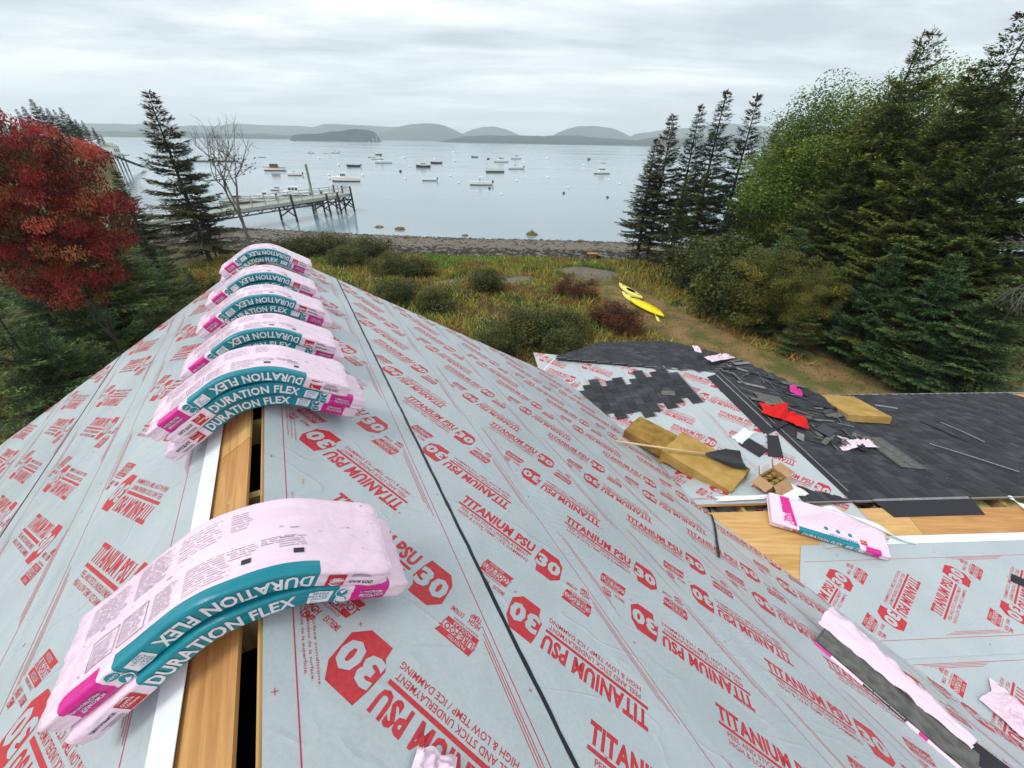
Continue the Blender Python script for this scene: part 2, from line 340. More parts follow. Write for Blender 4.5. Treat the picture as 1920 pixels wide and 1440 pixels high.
# ---- distant hills, islands and low wooded shores
hm = mat('wooded_hill', (.022, .040, .024), .95, (.055, .085, .04), .004, detail=8, bump=.9, bscale=.03, bdist=12, spec=.1)
hm2 = mat('spruce_shore', (.010, .022, .018), .95, (.030, .048, .026), .02, detail=8, bump=.9, bscale=.08, bdist=6, spec=.1)
def hill(name, pts, D, depth, m, rough=3.0, seed=0, nu=70):
    us = np.linspace(pts[0][0], pts[-1][0], nu); vs_ = np.interp(us, [p[0] for p in pts], [p[1] for p in pts])
    k = np.ones(5) / 5; vs_ = np.convolve(np.pad(vs_, 2, mode='edge'), k, 'valid')
    rows = [(-1, 0), (-.8, .28), (-.6, .5), (-.35, .78), (-.15, .94), (0, 1), (.2, .9), (.6, .45), (1, 0)]
    V = []
    for a, hfr in rows:
        for i, (u, v) in enumerate(zip(us, vs_)):
            P = atdist(u, v, D); top = max(P[2], WATER + 1)
            dist = D + a * depth
            q = CAM + (P - CAM) * (dist / D)
            e_ = min(1, min(i, nu - 1 - i) / 4)
            z = WATER - 2 + (top - WATER + 2) * hfr * e_
            z += mnoise.noise(Vector((q[0] * .006 + seed, q[1] * .006, a * 2))) * rough * 4 * hfr * e_ + mnoise.noise(Vector((q[0] * .03 + seed, q[1] * .02, a * 3))) * rough * hfr * e_
            V.append((q[0], q[1], z))
    nr = len(rows)
    Fc = [(j * nu + i, j * nu + i + 1, (j + 1) * nu + i + 1, (j + 1) * nu + i) for j in range(nr - 1) for i in range(nu - 1)]
    return tag(mesh(name, V, Fc, m, smooth=True), kind='structure')
hill('hills', [(-100, 238), (160, 231), (240, 232), (330, 236), (440, 233), (560, 236), (640, 246)], 3900, 500, hm, 3, 1)
hill('hills', [(540, 252), (575, 240), (608, 232), (650, 233), (700, 237), (745, 236), (800, 250)], 3600, 500, hm, 2, 2)
hill('hills', [(700, 254), (735, 242), (770, 234), (797, 231), (825, 234), (850, 244), (880, 256)], 3000, 380, hm, 2, 3)
hill('hills', [(860, 255), (885, 243), (905, 238), (925, 237), (950, 242), (980, 256)], 3500, 380, hm, 2, 4)
hill('hills', [(1030, 258), (1060, 243), (1085, 236), (1115, 235), (1145, 239), (1165, 247), (1200, 262)], 3300, 400, hm, 2, 5)
hill('hills', [(1150, 262), (1200, 250), (1280, 240), (1360, 232), (1430, 236), (1500, 250), (1620, 262), (1800, 272)], 3700, 450, hm, 3, 6)
hill('hills', [(-60, 243), (100, 243), (250, 247), (400, 250), (520, 252), (600, 256)], 2300, 300, hm, 2, 7)
hill('shoreland', [(815, 263), (850, 257), (930, 255), (1010, 253), (1080, 257), (1150, 262), (1230, 264), (1300, 267)], 1900, 250, hm2, 3.5, 8)
hill('shoreland', [(1150, 268), (1210, 262), (1300, 258), (1420, 262), (1560, 268), (1900, 279)], 2100, 250, hm2, 3.5, 9)
hill('shoreland', [(540, 257), (570, 252), (610, 251), (660, 249), (690, 248), (706, 252), (716, 260)], 1500, 130, hm2, 3, 10)

# ---- near headland on the left
hl = mat('headland_turf', (.05, .055, .02), .95, (.17, .15, .05), .5, detail=6, bump=.8, bscale=1.5, bdist=.3)
pts = [(-80, 262), (0, 262), (60, 263), (110, 264), (150, 268), (180, 275), (205, 289)]
V = []; nu = 40; us = np.linspace(-80, 207, nu); vv = np.interp(us, [p[0] for p in pts], [p[1] for p in pts])
for a, hfr in ((70, -.3), (84, .3), (92, .75), (100, 1), (120, 1.02), (140, .6), (150, -.3)):
    for u, v in zip(us, vv):
        q = atdist(u, v, 105); q = CAM + (q - CAM) * (a / 105)
        top = atdist(u, v, 105)[2]
        V.append((q[0], q[1], WATER + max(.02, (top - WATER)) * hfr + mnoise.noise(Vector((q[0] * .15, q[1] * .15, 0))) * .5))
Fc = [(j * nu + i, j * nu + i + 1, (j + 1) * nu + i + 1, (j + 1) * nu + i) for j in range(6) for i in range(nu - 1)]
tag(mesh('headland', V, Fc, hl, smooth=True), kind='structure')

# ================================================================== LETTERING
_tc = {}
def glyphs(text, h, width=None, bold=0.0, xs=1.0):
    key = (text, bold)
    if key not in _tc:
        cu = bpy.data.curves.new('t', 'FONT'); cu.body = text; cu.size = 1.0; cu.offset = bold; cu.resolution_u = 2; cu.fill_mode = 'FRONT'
        if bold: cu.space_character = 1.0 + bold * 1.6
        ob = bpy.data.objects.new('t', cu); COL.objects.link(ob); bpy.context.view_layer.update()
        ev = ob.evaluated_get(bpy.context.evaluated_depsgraph_get()); me = ev.to_mesh(); me.calc_loop_triangles()
        P = np.array([v.co[:2] for v in me.vertices]); T = np.array([t.vertices[:] for t in me.loop_triangles])
        ev.to_mesh_clear(); bpy.data.objects.remove(ob); bpy.data.curves.remove(cu)
        P = P - P.min(0); _tc[key] = (P, T)
    P, T = _tc[key]; Q = P.copy()
    Q[:, 1] *= h / P[:, 1].max(); Q[:, 0] *= (width / P[:, 0].max()) if width else h / P[:, 1].max() * xs
    return Q, T
def rect(x0, y0, x1, y1): return A3((x0, y0), (x1, y0), (x1, y1), (x0, y1)), [(0, 1, 2, 3)]
def clip_poly(poly, region):
    out = list(poly)
    for a, b2 in zip(region, np.roll(region, -1, axis=0)):
        if not out: return out
        ed = b2 - a; res = []
        for p, q in zip(out, out[1:] + out[:1]):
            sp_ = ed[0] * (p[1] - a[1]) - ed[1] * (p[0] - a[0]); sq = ed[0] * (q[1] - a[1]) - ed[1] * (q[0] - a[0])
            if sp_ >= 0: res.append(p)
            if (sp_ >= 0) != (sq >= 0): res.append(p + (q - p) * (sp_ / (sp_ - sq)))
        out = res
    return out
class Print:
    """flat print on a roof plane: 2-D shapes in (x, d) clipped to a convex region"""
    def __init__(s, frame, region, off):
        s.o, s.ex, s.ed, s.n = frame; s.off = off; s.V = []; s.F = []; s.m = []
        r = np.asarray(region, float); ar = sum(a[0] * b2[1] - a[1] * b2[0] for a, b2 in zip(r, np.roll(r, -1, axis=0)))
        s.reg = r if ar > 0 else r[::-1]
    def inside(s, P):
        ok = np.ones(len(P), bool)
        for a, b2 in zip(s.reg, np.roll(s.reg, -1, axis=0)):
            ed = b2 - a; ok &= (ed[0] * (P[:, 1] - a[1]) - ed[1] * (P[:, 0] - a[0])) >= 0
        return ok
    def put(s, shape, m=0, lift=0.0, T=None):
        P, Fc = shape; P = np.asarray(P, float)
        if T is not None: P = P @ np.asarray(T[0]).T + T[1]
        ok = s.inside(P)
        if not ok.any() and len(P) > 12: return
        def to3(q): return s.o + np.outer(q[:, 0], s.ex) + np.outer(q[:, 1], s.ed) + s.n * (s.off + lift)
        if ok.all():
            b0 = len(s.V); s.V += list(to3(P)); s.F += [tuple(b0 + i for i in f) for f in Fc]; s.m += [m] * len(Fc); return
        for f in Fc:
            q = clip_poly([P[i] for i in f], s.reg)
            if len(q) < 3: continue
            b0 = len(s.V); s.V += list(to3(np.array(q))); s.F.append(tuple(range(b0, b0 + len(q)))); s.m.append(m)
    def build(s, parent):
        if s.F: return tag(mesh('printed_lettering', s.V, s.F, [M['ink_red'], UL[0]], parent, s.m), kind='stuff')
BLOCK = (A3((.545, .215), (.655, .215), (.69, .165), (.70, .05), (.655, -.005), (.56, -.005), (.555, .04), (.53, .075), (.535, .155)), [tuple(range(9))])
def psu_logo(pr, c, ang, small=True):
    """TITANIUM PSU 30 block; c = centre, ang = reading direction in the (x, d) plane (d points down the slope)"""
    ca, sa = math.cos(ang), math.sin(ang); R2 = A3((ca, sa), (sa, -ca)); o2 = np.asarray(c, float) - R2 @ A3(.345, .105)
    def at(x, y): return (R2, o2 + R2 @ A3(x, y))
    pr.put(glyphs('TITANIUM PSU', .092, .505, .045), 0, 0, at(0, .107))
    pr.put(rect(0, .080, .505, .097), 0, 0, at(0, 0))
    if small:
        pr.put(glyphs('PEEL AND STICK UNDERLAYMENT', .027, .46, .012), 0, 0, at(.035, .043))
        pr.put(glyphs('HIGH & LOW TEMP / ICE DAMMING', .027, .47, .012), 0, 0, at(.035, .004))
    pr.put(BLOCK, 0, 0, at(0, 0))
    pr.put(glyphs('30', .115, .15, .05), 1, .0008, at(.538, .05))
def surefoot(pr, c, ang):
    ca, sa = math.cos(ang), math.sin(ang); R2 = A3((ca, sa), (sa, -ca)); t = (R2, np.asarray(c, float) - R2 @ A3(.08, .045))
    pr.put((A3((0, .062), (.155, .062), (.165, .092), (.005, .092)), [(0, 1, 2, 3)]), 0, 0, t)
    pr.put((A3((.0, .0), (.15, .0), (.155, .026), (.0, .026)), [(0, 1, 2, 3)]), 0, 0, t)
    pr.put(glyphs('SURE-FOOT', .034, .168, .03), 0, 0, (R2, t[1] + R2 @ A3(-.004, .027)))
    pr.put(glyphs('PATENTED', .016, .08, .01), 1, .0008, (R2, t[1] + R2 @ A3(.03, .069)))
    pr.put(glyphs('NODULAR', .018, .09, .01), 1, .0008, (R2, t[1] + R2 @ A3(.03, .004)))
    pr.put(glyphs('WALKING SURFACE', .011, .12, .01), 0, 0, (R2, t[1] + R2 @ A3(.01, -.016)))
    pr.put(glyphs('HIGH', .03, .055, .03), 0, 0, (R2, t[1] + R2 @ A3(.02, -.062)))
    pr.put(glyphs('TEMP', .028, .055, .03), 0, 0, (R2, t[1] + R2 @ A3(.025, -.094)))
    pr.put(glyphs('EXTREME', .025, .062, .02), 0, 0, (R2, t[1] + R2 @ A3(.10, -.058)))
ANG = math.radians(-38)
def strip(house, frame, region, top, phase, off, umat, fine=False, thick=.0012, margin=True, logos=True, psmall=True):
    """one course of underlayment: a thin sheet, with its print as a sub-part. region = convex polygon in (x, d)"""
    o, ex, ed, nn = frame; r = np.asarray(region, float)
    P = lambda q, h: o + ex * q[0] + ed * q[1] + nn * h
    k = len(r); V = [P(q, off) for q in r] + [P(q, off - thick) for q in r]
    Fc = [tuple(range(k)), tuple(range(2 * k - 1, k - 1, -1))] + [(i, k + i, k + (i + 1) % k, (i + 1) % k) for i in range(k)]
    so = mesh('underlayment_strip', V, Fc, umat, house)
    bm = bmesh.new(); bm.from_mesh(so.data); bmesh.ops.recalc_face_normals(bm, faces=bm.faces); bm.to_mesh(so.data); bm.free()
    pr = Print(frame, r, off + .0006)
    x0, x1 = r[:, 0].min(), r[:, 0].max()
    if margin:
        for tt in (.085, .815):
            pr.put(rect(x0, top + tt, x1, top + tt + .004))
        i = math.floor(x0 / 1.25)
        while i * 1.25 < x1:
            for tt, sg in ((.095, 1), (.79, -1)):
                xx = i * 1.25 + phase + (.25 if sg > 0 else -.35)
                for q in range(3):
                    if fine and tt < .5:
                        continue
                    pr.put(rect(xx + q * .05, top + tt + q * .011 * sg, xx + .62 - q * .03, top + tt + q * .011 * sg + .0035))
                if fine and sg > 0:
                    for q, tx in enumerate(('La resistencia al desliz puede variar de acuerdo a las condiciones de la superficie.', 'La degre de resistance au glissement peut varier dependant de la surface.', 'Slip resistance may vary with surface conditions.')):
                        gl = glyphs(tx, .0125, .80 - q * .1, .008)
                        pr.put(gl, 0, 0, (A3((-1, 0), (0, 1)), A3(xx + .75 - q * .12, top + .105 + q * .018)))
            i += 1
    if logos:
        i = math.floor(x0 / 1.25) - 1
        while i * 1.25 < x1 + 1:
            cb = i * 1.25 + phase
            psu_logo(pr, (cb, top + .44), ANG, psmall); psu_logo(pr, (cb - .55, top + .47), ANG + math.pi, psmall)
            surefoot(pr, (cb + .25, top + .665), ANG); surefoot(pr, (cb - .80, top + .245), ANG + math.pi)
            for q in range(7):
                xx = cb + (q - 3) * .17; dd = top + (.03, .30, .60, .88)[(q + i) % 4]
                pr.put(rect(xx - .010, dd - .0012, xx + .010, dd + .0012)); pr.put(rect(xx - .0012, dd - .010, xx + .0012, dd + .010))
            i += 1
    pr.build(so)
    return so

# ================================================================== HOUSE
AZ = math.radians(-27.83)
RR = A3(math.sin(AZ), math.cos(AZ), 0); NN = A3(math.cos(AZ), -math.sin(AZ), 0)
O0 = A3(-.3185, -.1681, 6.7); SL = .60; CS = 1 / math.hypot(1, SL)
def frame(o, ex, down, sl):
    ed = unit(A3(down[0], down[1], -sl)); nn = unit(np.cross(ex, ed)); nn = nn if nn[2] > 0 else -nn
    return (np.asarray(o, float), np.asarray(ex, float), ed, nn)
FR = frame(O0, RR, NN, SL); FL = frame(O0, -RR, -NN, SL)
house = thing('house', 'shingle-roofed house with grey underlayment and red lettering, being re-roofed', 'house', (0, 0, 0))
def slab(name, fr, poly, h0, h1, m, parent=house):
    o, ex, ed, nn = fr; k = len(poly); poly = [A3(*p) for p in poly]
    V = [o + ex * p[0] + ed * p[1] + nn * h1 for p in poly] + [o + ex * p[0] + ed * p[1] + nn * h0 for p in poly]
    Fc = [tuple(range(k)), tuple(range(2 * k - 1, k - 1, -1))] + [(i, k + i, k + (i + 1) % k, (i + 1) % k) for i in range(k)]
    ob = mesh(name, V, Fc, m, parent)
    bm = bmesh.new(); bm.from_mesh(ob.data); bmesh.ops.recalc_face_normals(bm, faces=bm.faces); bm.to_mesh(ob.data); bm.free()
    return ob
NEAR = -3.0
def rk(d): return 6.52 - .20 * d          # far rake of the right-hand slope
# ---- right slope
slab('roof_deck', FR, [(NEAR, .0), (rk(0), .0), (rk(5.0), 5.0), (NEAR, 5.9)], -.018, 0.0, M['ply'])
tops = [0.005, .77, 1.59, 2.41, 3.23, 4.05, 4.87]
phs = [.58, .655, .54, .62, .50, .60, .55]
for i, (tp, ph) in enumerate(zip(tops, phs)):
    bt = min(tp + .914, 5.9); t0 = tp if i == 0 else tp + .02
    if i < 6: reg = [(NEAR, t0), (rk(t0), t0), (rk(bt), bt), (NEAR, bt)]
    else: reg = [(NEAR, t0), (rk(5.05), t0), (rk(5.05) - .02, 5.05), (2.0, 5.9), (NEAR, 5.9)]
    strip(house, FR, reg, tp, ph, .003 + .0015 * (7 - i), UL[i % 3], fine=(i == 0))
def wavy(name, fr, pts, w, h, m, seg=.06, amp=.0025):
    o, ex, ed, nn = fr; V = []; Fc = []
    P = [A3(*p) for p in pts]; ln = [np.linalg.norm(b2 - a) for a, b2 in zip(P, P[1:])]; tot = sum(ln); k = max(3, int(tot / seg))
    cum = np.concatenate([[0], np.cumsum(ln)])
    for i in range(k + 1):
        s = tot * i / k; q = A3(np.interp(s, cum, [p[0] for p in P]), np.interp(s, cum, [p[1] for p in P]))
        j = min(len(ln) - 1, int(np.searchsorted(cum, s, 'right') - 1)); dr = unit(P[j + 1] - P[j]); sd = A3(-dr[1], dr[0])
        for e_ in (-1, 1):
            ww = w / 2 * e_ + random.uniform(-amp, amp)
            r2 = q + sd * ww; V.append(o + ex * r2[0] + ed * r2[1] + nn * h)
    Fc = [(2 * i, 2 * i + 1, 2 * i + 3, 2 * i + 2) for i in range(k)]
    return mesh(name, V, Fc, m, house)
wavy('adhesive_edge', FR, [(NEAR, .920), (rk(.92), .924)], .020, .0152, M['black'])
# ---- left slope: ridge plywood, release liner, strips
slab('roof_deck', FL, [(-NEAR, .10), (-6.4, .10), (-6.4, 5.9), (-NEAR, 5.9)], -.018, 0.0, M['ply'])
for a, b2 in ((NEAR, -.35), (-.345, 2.06), (2.065, 4.4), (4.405, 6.38)):
    slab('plywood_board', FL, [(-a, .066), (-b2, .066), (-b2, .30), (-a, .30)], .001, .013, M['ply'] if a > 0 else M['ply2'])
for i, (tp, ph) in enumerate(zip([.335, 1.25, 2.13, 3.0, 3.88, 4.76], [-1.79, -2.85, -.15, -.55, -.3, -.6])):
    bt = min(tp + .97, 5.9)
    strip(house, FL, [(3.0, tp), (-6.4, tp), (-6.4, bt), (3.0, bt)], tp + .03, ph, .003 + .0015 * (6 - i) + .012, UL[(i + 1) % 3])
slab('release_liner', FL, [(-NEAR, .245), (-6.4, .245), (-6.4, .345), (-NEAR, .345)], .0265, .0285, M['liner'])
wavy('adhesive_edge', FL, [(3.0, 2.235), (-6.38, 2.23)], .016, .0232, M['black'])
# rafters and ridge blocks showing in the vent slot
for k in range(15):
    lx = -2.6 + k * .61
    p = O0 + RR * lx
    mb = MB(); mb.box(p + A3(0, 0, -.14), (.30, .038, .14), np.stack([NN, RR, A3(0, 0, 1)], 1)); mb.build('rafter', M['lumber'], house)
mb = MB(); mb.box(O0 + RR * 1.7 + A3(0, 0, -.32), (.9, 9.2, .02), np.stack([NN, RR, A3(0, 0, 1)], 1)); mb.build('slot_shade_sheet', M['dark'], house)  # added black sheet standing in for the shade inside the open slot
# rake and eave trim, walls
mb = MB()
for fr, x, sg in ((FR, None, 1), (FL, -6.4, -1)):
    o, ex, ed, nn = fr
    a = o + ex * (rk(.0) if sg > 0 else x) + ed * .05 - nn * .10; bq = o + ex * (rk(5.0) if sg > 0 else x) + ed * (5.0 if sg > 0 else 5.9) - nn * .10
    mb.bar(a, bq, .03, .18)
mb.build('rake_board', M['trim'], house)
def wl(l, t): return O0[:2] + RR[:2] * l + NN[:2] * t
def prism(name, corners, z0, ztops, m):
    k = len(corners); V = [(c[0], c[1], z0) for c in corners] + [(c[0], c[1], z) for c, z in zip(corners, ztops)]
    return mesh(name, V, [tuple(range(k))[::-1], tuple(range(k, 2 * k))] + [(i, (i + 1) % k, k + (i + 1) % k, k + i) for i in range(k)], m, house)
for l in (-2.7, 6.05):
    q = [wl(l, -4.7), wl(l, 0), wl(l, 4.0), wl(l + .15, 4.0), wl(l + .15, 0), wl(l + .15, -4.7)]
    prism('gable_wall', q, -.2, [6.55 - 4.7 * SL, 6.5, 6.55 - 4.0 * SL, 6.55 - 4.0 * SL, 6.5, 6.55 - 4.7 * SL], M['siding'])
for t_ in (-4.7, 4.0):
    q = [wl(-2.7, t_), wl(6.2, t_), wl(6.2, t_ + .15), wl(-2.7, t_ + .15)]
    prism('side_wall', q, -.2, [6.5 - abs(t_ + (.15 if t_ > 0 else 0)) * SL] * 4, M['siding'])

# ---- lower wing: cross ridge W and hip ridge T
Z0 = 4.4
WE = A3(2.19, 3.323, Z0); WR = A3(.99844, .05573, 0); WN = A3(-.05573, .99844, 0)
TA = A3(3.71, 6.49, Z0); hdg = math.radians(-5.85); RT = A3(math.sin(hdg), math.cos(hdg), 0); NT = A3(math.cos(hdg), -math.sin(hdg), 0)
FWN = frame(WE, WR, -WN, .22); FWF = frame(WE, -WR, WN, .22)
FTL = frame(TA, -RT, -NT, .145); FTR = frame(TA, RT, NT, .22); FH = frame(TA, NT, RT, .23)
def loc(fr, p): q = p - fr[0]; return (float(q @ fr[1]), float(q @ fr[2]))
def pix(fr, u, v): return loc(fr, onplane(u, v, fr[0], fr[3]))
# near slope of the wing
slab('roof_deck', FWN, [(-.8, .30), (9.0, .30), (9.0, 4.2), (-2.0, 4.2)], -.02, 0.0, M['plyw'])
slab('plywood_board', FWN, [(-.1, .10), (2.38, .10), (2.38, .60), (1.45, .60), (1.10, .62), (.80, .95), (-.1, .95)], .001, .014, M['plyw'])
slab('plywood_board', FWN, [(2.385, .13), (4.9, .13), (4.9, .60), (2.385, .60)], .001, .014, M['plyw2'])
slab('plywood_board', FWN, [(4.905, .13), (9.0, .13), (9.0, .60), (4.905, .60)], .001, .014, M['plyw'])
strip(house, FWN, [(.92, .515), (9.0, .515), (9.0, 1.56), (.2, 1.56), (.62, 1.0)], .60, 2.16, .022, UL[1])
strip(house, FWN, [(-.8, 1.50), (9.0, 1.50), (9.0, 2.45), (-1.0, 2.45)], 1.52, 1.15, .018, UL[2])
strip(house, FWN, [(-1.2, 2.38), (9.0, 2.38), (9.0, 3.3), (-1.6, 3.3)], 2.40, 1.62, .014, UL[0])
strip(house, FWN, [(-1.6, 3.2), (9.0, 3.2), (9.0, 4.2), (-2.0, 4.2)], 3.23, 1.1, .010, UL[1])
slab('release_liner', FWN, [(1.55, .44), (9.0, .46), (9.0, .535), (1.75, .53)], .0235, .0265, M['liner'])
# far slope of the wing
slab('roof_deck', FWF, [(.9, .0), (-9.0, .0), (-9.0, 3.52), (-3.0, 3.52), (.9, 3.0)], -.02, 0.0, M['plyw2'])
strip(house, FWF, [(.3, .01), (-1.9, .01), (-1.9, .95), (.3, .95)], .02, -.62, .006, UL[2])
# wing ridge framing and insulation in the open slot
for k in range(7):
    p = WE + WR * (.55 + k * .81) + A3(0, 0, -.13)
    mb = MB(); mb.box(p, (.038, .45, .12), np.stack([WR, WN, A3(0, 0, 1)], 1)); mb.build('rafter', M['lumber'], house)
M['batt'] = mat('glass_wool_batt', (.42, .36, .14), .95, (.55, .50, .24), 12, bump=.8, bscale=40, bdist=.02)
for k in range(7):
    p = WE + WR * (.95 + k * .81) + A3(0, 0, -.21) - WN * .05
    mb = MB(); mb.box(p, (.70, .55, .12), np.stack([WR, WN, A3(0, 0, 1)], 1), taper=.9); mb.build('insulation_batt', M['batt'], house)
# hip wing slopes
hipL = [loc(FTL, TA - NT * u_ + RT * (.145 / .23 * u_) + A3(0, 0, -.145 * u_)) for u_ in (0, 2.9)]
e1 = onplane(1042, 672, *(FTL[0], FTL[3])); e2 = onplane(1014, 701, *(FTL[0], FTL[3]))
slab('roof_deck', FTL, [(0, 0), hipL[1], loc(FTL, e1), loc(FTL, e2), (2.0, 3.4), (3.6, 2.2), (3.6, 0)], -.02, 0.0, M['plyw'])
hx, hy = hipL[1]
def tl(tp, bt):      # course of the left hip slope cut along the hip
    return [(max(hx * tp / hy, loc(FTL, e2)[0] if tp > 3.05 else -9), tp), (3.6, tp), (3.6, bt), (hx * bt / hy, bt)]
for i, (tp, ph) in enumerate(((-.0, 1.40), (.72, .28), (1.5, 1.05), (2.28, .45))):
    bt = min(tp + .90, 3.1)
    strip(house, FTL, tl(tp + .002, bt), tp - .1 if i == 0 else tp, ph, .004 + .0015 * (4 - i), UL[i % 3])
wavy('lap_edge', FTL, [(.9, 1.30), (2.6, .55)], .006, .0108, M['ink_grey'])
hr = [loc(FTR, TA + NT * u_ + RT * (.22 / .23 * u_) + A3(0, 0, -.22 * u_)) for u_ in (0, 1.05)]
slab('roof_deck', FTR, [(0, 0), (-3.1, 0), (-3.1, 2.3), pix(FTR, 1551, 749), hr[1]], -.02, 0.0, M['shingle3'])
slab('roof_deck', FH, [(0, 0), pix(FH, 1042, 672), pix(FH, 1129, 644), pix(FH, 1248, 640), loc(FH, TA + NT * 1.05 + RT * 1.004 + A3(0, 0, -.231))], -.02, 0.002, M['shingle3'])
mb = MB()
for p, q in (((FTL, 1042, 672), (FTL, 1014, 701)),):
    a = onplane(p[1], p[2], p[0][0], p[0][3]); b2 = onplane(q[1], q[2], q[0][0], q[0][3]); mb.bar(a + A3(0, 0, -.02), b2 + A3(0, 0, -.02), .05, .05)
mb.build('drip_edge', M['trim'], house); mb = MB(); a = WE - WR * -3.0 + WN * 3.42 + A3(0, 0, -.78); mb.bar(a, a + WR * 6.0, .04, .10)
mb.build('drip_edge', M['sealant'], house)
prism('wing_wall', [(2.6, 3.2), (9.8, 3.6), (9.6, 6.2), (5.3, 6.0), (3.9, 7.4), (2.2, 7.2), (1.5, 6.5)], -.2, [3.55] * 7, M['siding'])
prism('wing_wall', [(2.4, -.2), (9.5, .1), (9.4, 3.3), (2.6, 3.0)], -.2, [3.3, 3.3, 3.6, 3.6], M['siding'])

# ---- shingles: individual laminated strips laid in courses
def shingle_mesh(seed, w=1.0, e=.145):
    r = random.Random(seed); mb = MB()
    top, bot = -.05, e + .012
    V = [(0, top, .001), (w, top, .001), (w, bot, .007), (0, bot, .007), (0, bot, .001), (w, bot, .001), (0, top, 0), (w, top, 0)]
    mb.add(V, [(0, 3, 2, 1), (3, 4, 5, 2), (0, 6, 4, 3), (1, 2, 5, 7)], 0)
    x = r.uniform(0, .08)
    while x < w - .05:
        ww = r.uniform(.09, .2); x1 = min(x + ww, w)
        y0 = -.02; z0, z1 = .0045, .0112
        mm = r.choice((0, 1, 2, 2, 1, 0))
        mb.add([(x, y0, z0), (x1, y0, z0), (x1, bot + .0015, z1), (x, bot + .0015, z1), (x, bot + .0015, .002), (x1, bot + .0015, .002)], [(0, 3, 2, 1), (3, 4, 5, 2), (0, 4, 3), (1, 2, 5)], mm)
        x = x1 + r.uniform(.05, .14)
    mb.add([(0, top + .005, .0035), (w, top + .005, .0035), (w, top + .028, .0042), (0, top + .028, .0042)], [(0, 3, 2, 1)], 3)
    me = bpy.data.meshes.new('shingle'); me.from_pydata(mb.v, [], mb.f)
    for m in (M['shingle'], M['shingle2'], M['shingle3'], M['sealant']): me.materials.append(m)
    me.polygons.foreach_set('material_index', np.array(mb.m, dtype=np.int32)); me.update(); return me
SHM = [shingle_mesh(i) for i in range(8)]
def place_shingle(fr, x, d, w, h=.004, rot=0.0, parent=house, name='shingle'):
    o, ex, ed, nn = fr; me = random.choice(SHM)
    ob = bpy.data.objects.new(name, me); COL.objects.link(ob); ob.parent = parent
    p = o + ex * x + ed * d + nn * h
    c_, s2 = math.cos(rot), math.sin(rot); X_ = ex * c_ + ed * s2; Y_ = -ex * s2 + ed * c_
    hand = np.cross(X_, Y_) @ nn
    if hand < 0: pass
    Zv = nn
    ob.matrix_local = Matrix(((X_[0] * w, Y_[0], Zv[0], p[0]), (X_[1] * w, Y_[1], Zv[1], p[1]), (X_[2] * w, Y_[2], Zv[2], p[2]), (0, 0, 0, 1)))
    return ob
NSH = 0
def course_fill(fr, left, right, d0, d1, e=.145, h=.008):
    """left(d), right(d): x limits of the course whose top is at d"""
    global NSH
    d = d1 - e; k = 0
    while d > d0 - .02:
        a, b2 = left(d), right(d)
        if a is not None and b2 - a > .12:
            x = a - (k * .37 % .9 if k % 3 else 0); 
            while x < b2 - .03:
                xa = max(x, a); xb = min(x + .99, b2)
                if xb - xa > .06: place_shingle(fr, xa, d, xb - xa, h); NSH += 1
                x += 1.0
        d -= e; k += 1
# wing far slope: use a right-handed frame running along +WR with d downhill to the far eave
FWF2 = (FWF[0], WR, FWF[2], FWF[3])
def wl_left(d):
    base = 1.27 + (.12 * ((int(d / .145)) % 3)) if d < .45 else 1.55
    return max(base, 1.6 if d > .45 else base)
course_fill(FWF2, wl_left, lambda d: 8.3, .02, 3.5, h=.012)
course_fill(FTR, lambda d: -3.0, lambda d: min(hr[1][0] * d / hr[1][1], np.interp(d, [1.0, 2.25], [1.0, -.30]) if d > 1.0 else 9), .12, 2.2, h=.004)
P1, P2, P3 = pix(FH, 1042, 672), pix(FH, 1129, 644), pix(FH, 1248, 640); P4 = loc(FH, TA + NT * 1.05 + RT * 1.004 + A3(0, 0, -.231))
def hleft(d):
    if d < P1[1]: return P1[0] * d / P1[1]
    return float(np.interp(d, [P1[1], P2[1]], [P1[0], P2[0]]))
def hright(d):
    if d < P4[1]: return P4[0] * d / P4[1]
    return float(np.interp(d, [P4[1], P3[1]], [P4[0], P3[0]]))
course_fill(FH, hleft, hright, .12, P3[1], h=.006)
# new field of shingles on the left hip slope (stair-stepped), starter strip along the hip ridge
FTL2 = (FTL[0], RT, FTL[2], FTL[3])
for i in range(13):
    d = 2.38 - i * .145
    a = -.92 + (i % 3) * .10 - (.10 if i in (5, 6, 7) else 0) + (i * .01)
    place_shingle(FTL2, a, d - .0, 1.02 + .05 * ((i * 7) % 3), h=.016); NSH += 1
slab('hip_starter', FTL2, [(-1.78, .17), (-.08, .04), (.02, -.02), (-.05, -.02), (-1.72, -.02)], .014, .020, M['shingle'])
slab('hip_starter', FTL2, [(-1.75, .20), (-.10, .20), (-.06, .02), (-1.70, .02)], .0145, .0205, M['shingle3'])
slab('hip_seal', FTL2, [(-1.66, .03), (-.08, .03), (-.08, .012), (-1.66, .012)], .021, .0225, M['sealant'])
# ridge starter lying over the open slot, valley flap edges
slab('ridge_starter', FWN, [(2.08, -.02), (3.33, -.02), (3.30, .22), (2.20, .22)], .016, .022, M['shingle3'])
slab('ridge_seal', FWN, [(2.10, -.015), (3.3, -.015), (3.3, .012), (2.10, .012)], .0225, .0235, M['sealant'])
def rx(u, v): return loc(FR, onplane(u, v, FR[0], FR[3]))
wavy('flap_edge', FR, [rx(1327, 951), rx(1338, 985), rx(1346, 1048)], .028, .018, M['black'])
wavy('flap_edge', FR, [rx(1312, 949), rx(1357, 958), rx(1380, 968), rx(1440, 1008), rx(1508, 1058)], .026, .018, M['black'])

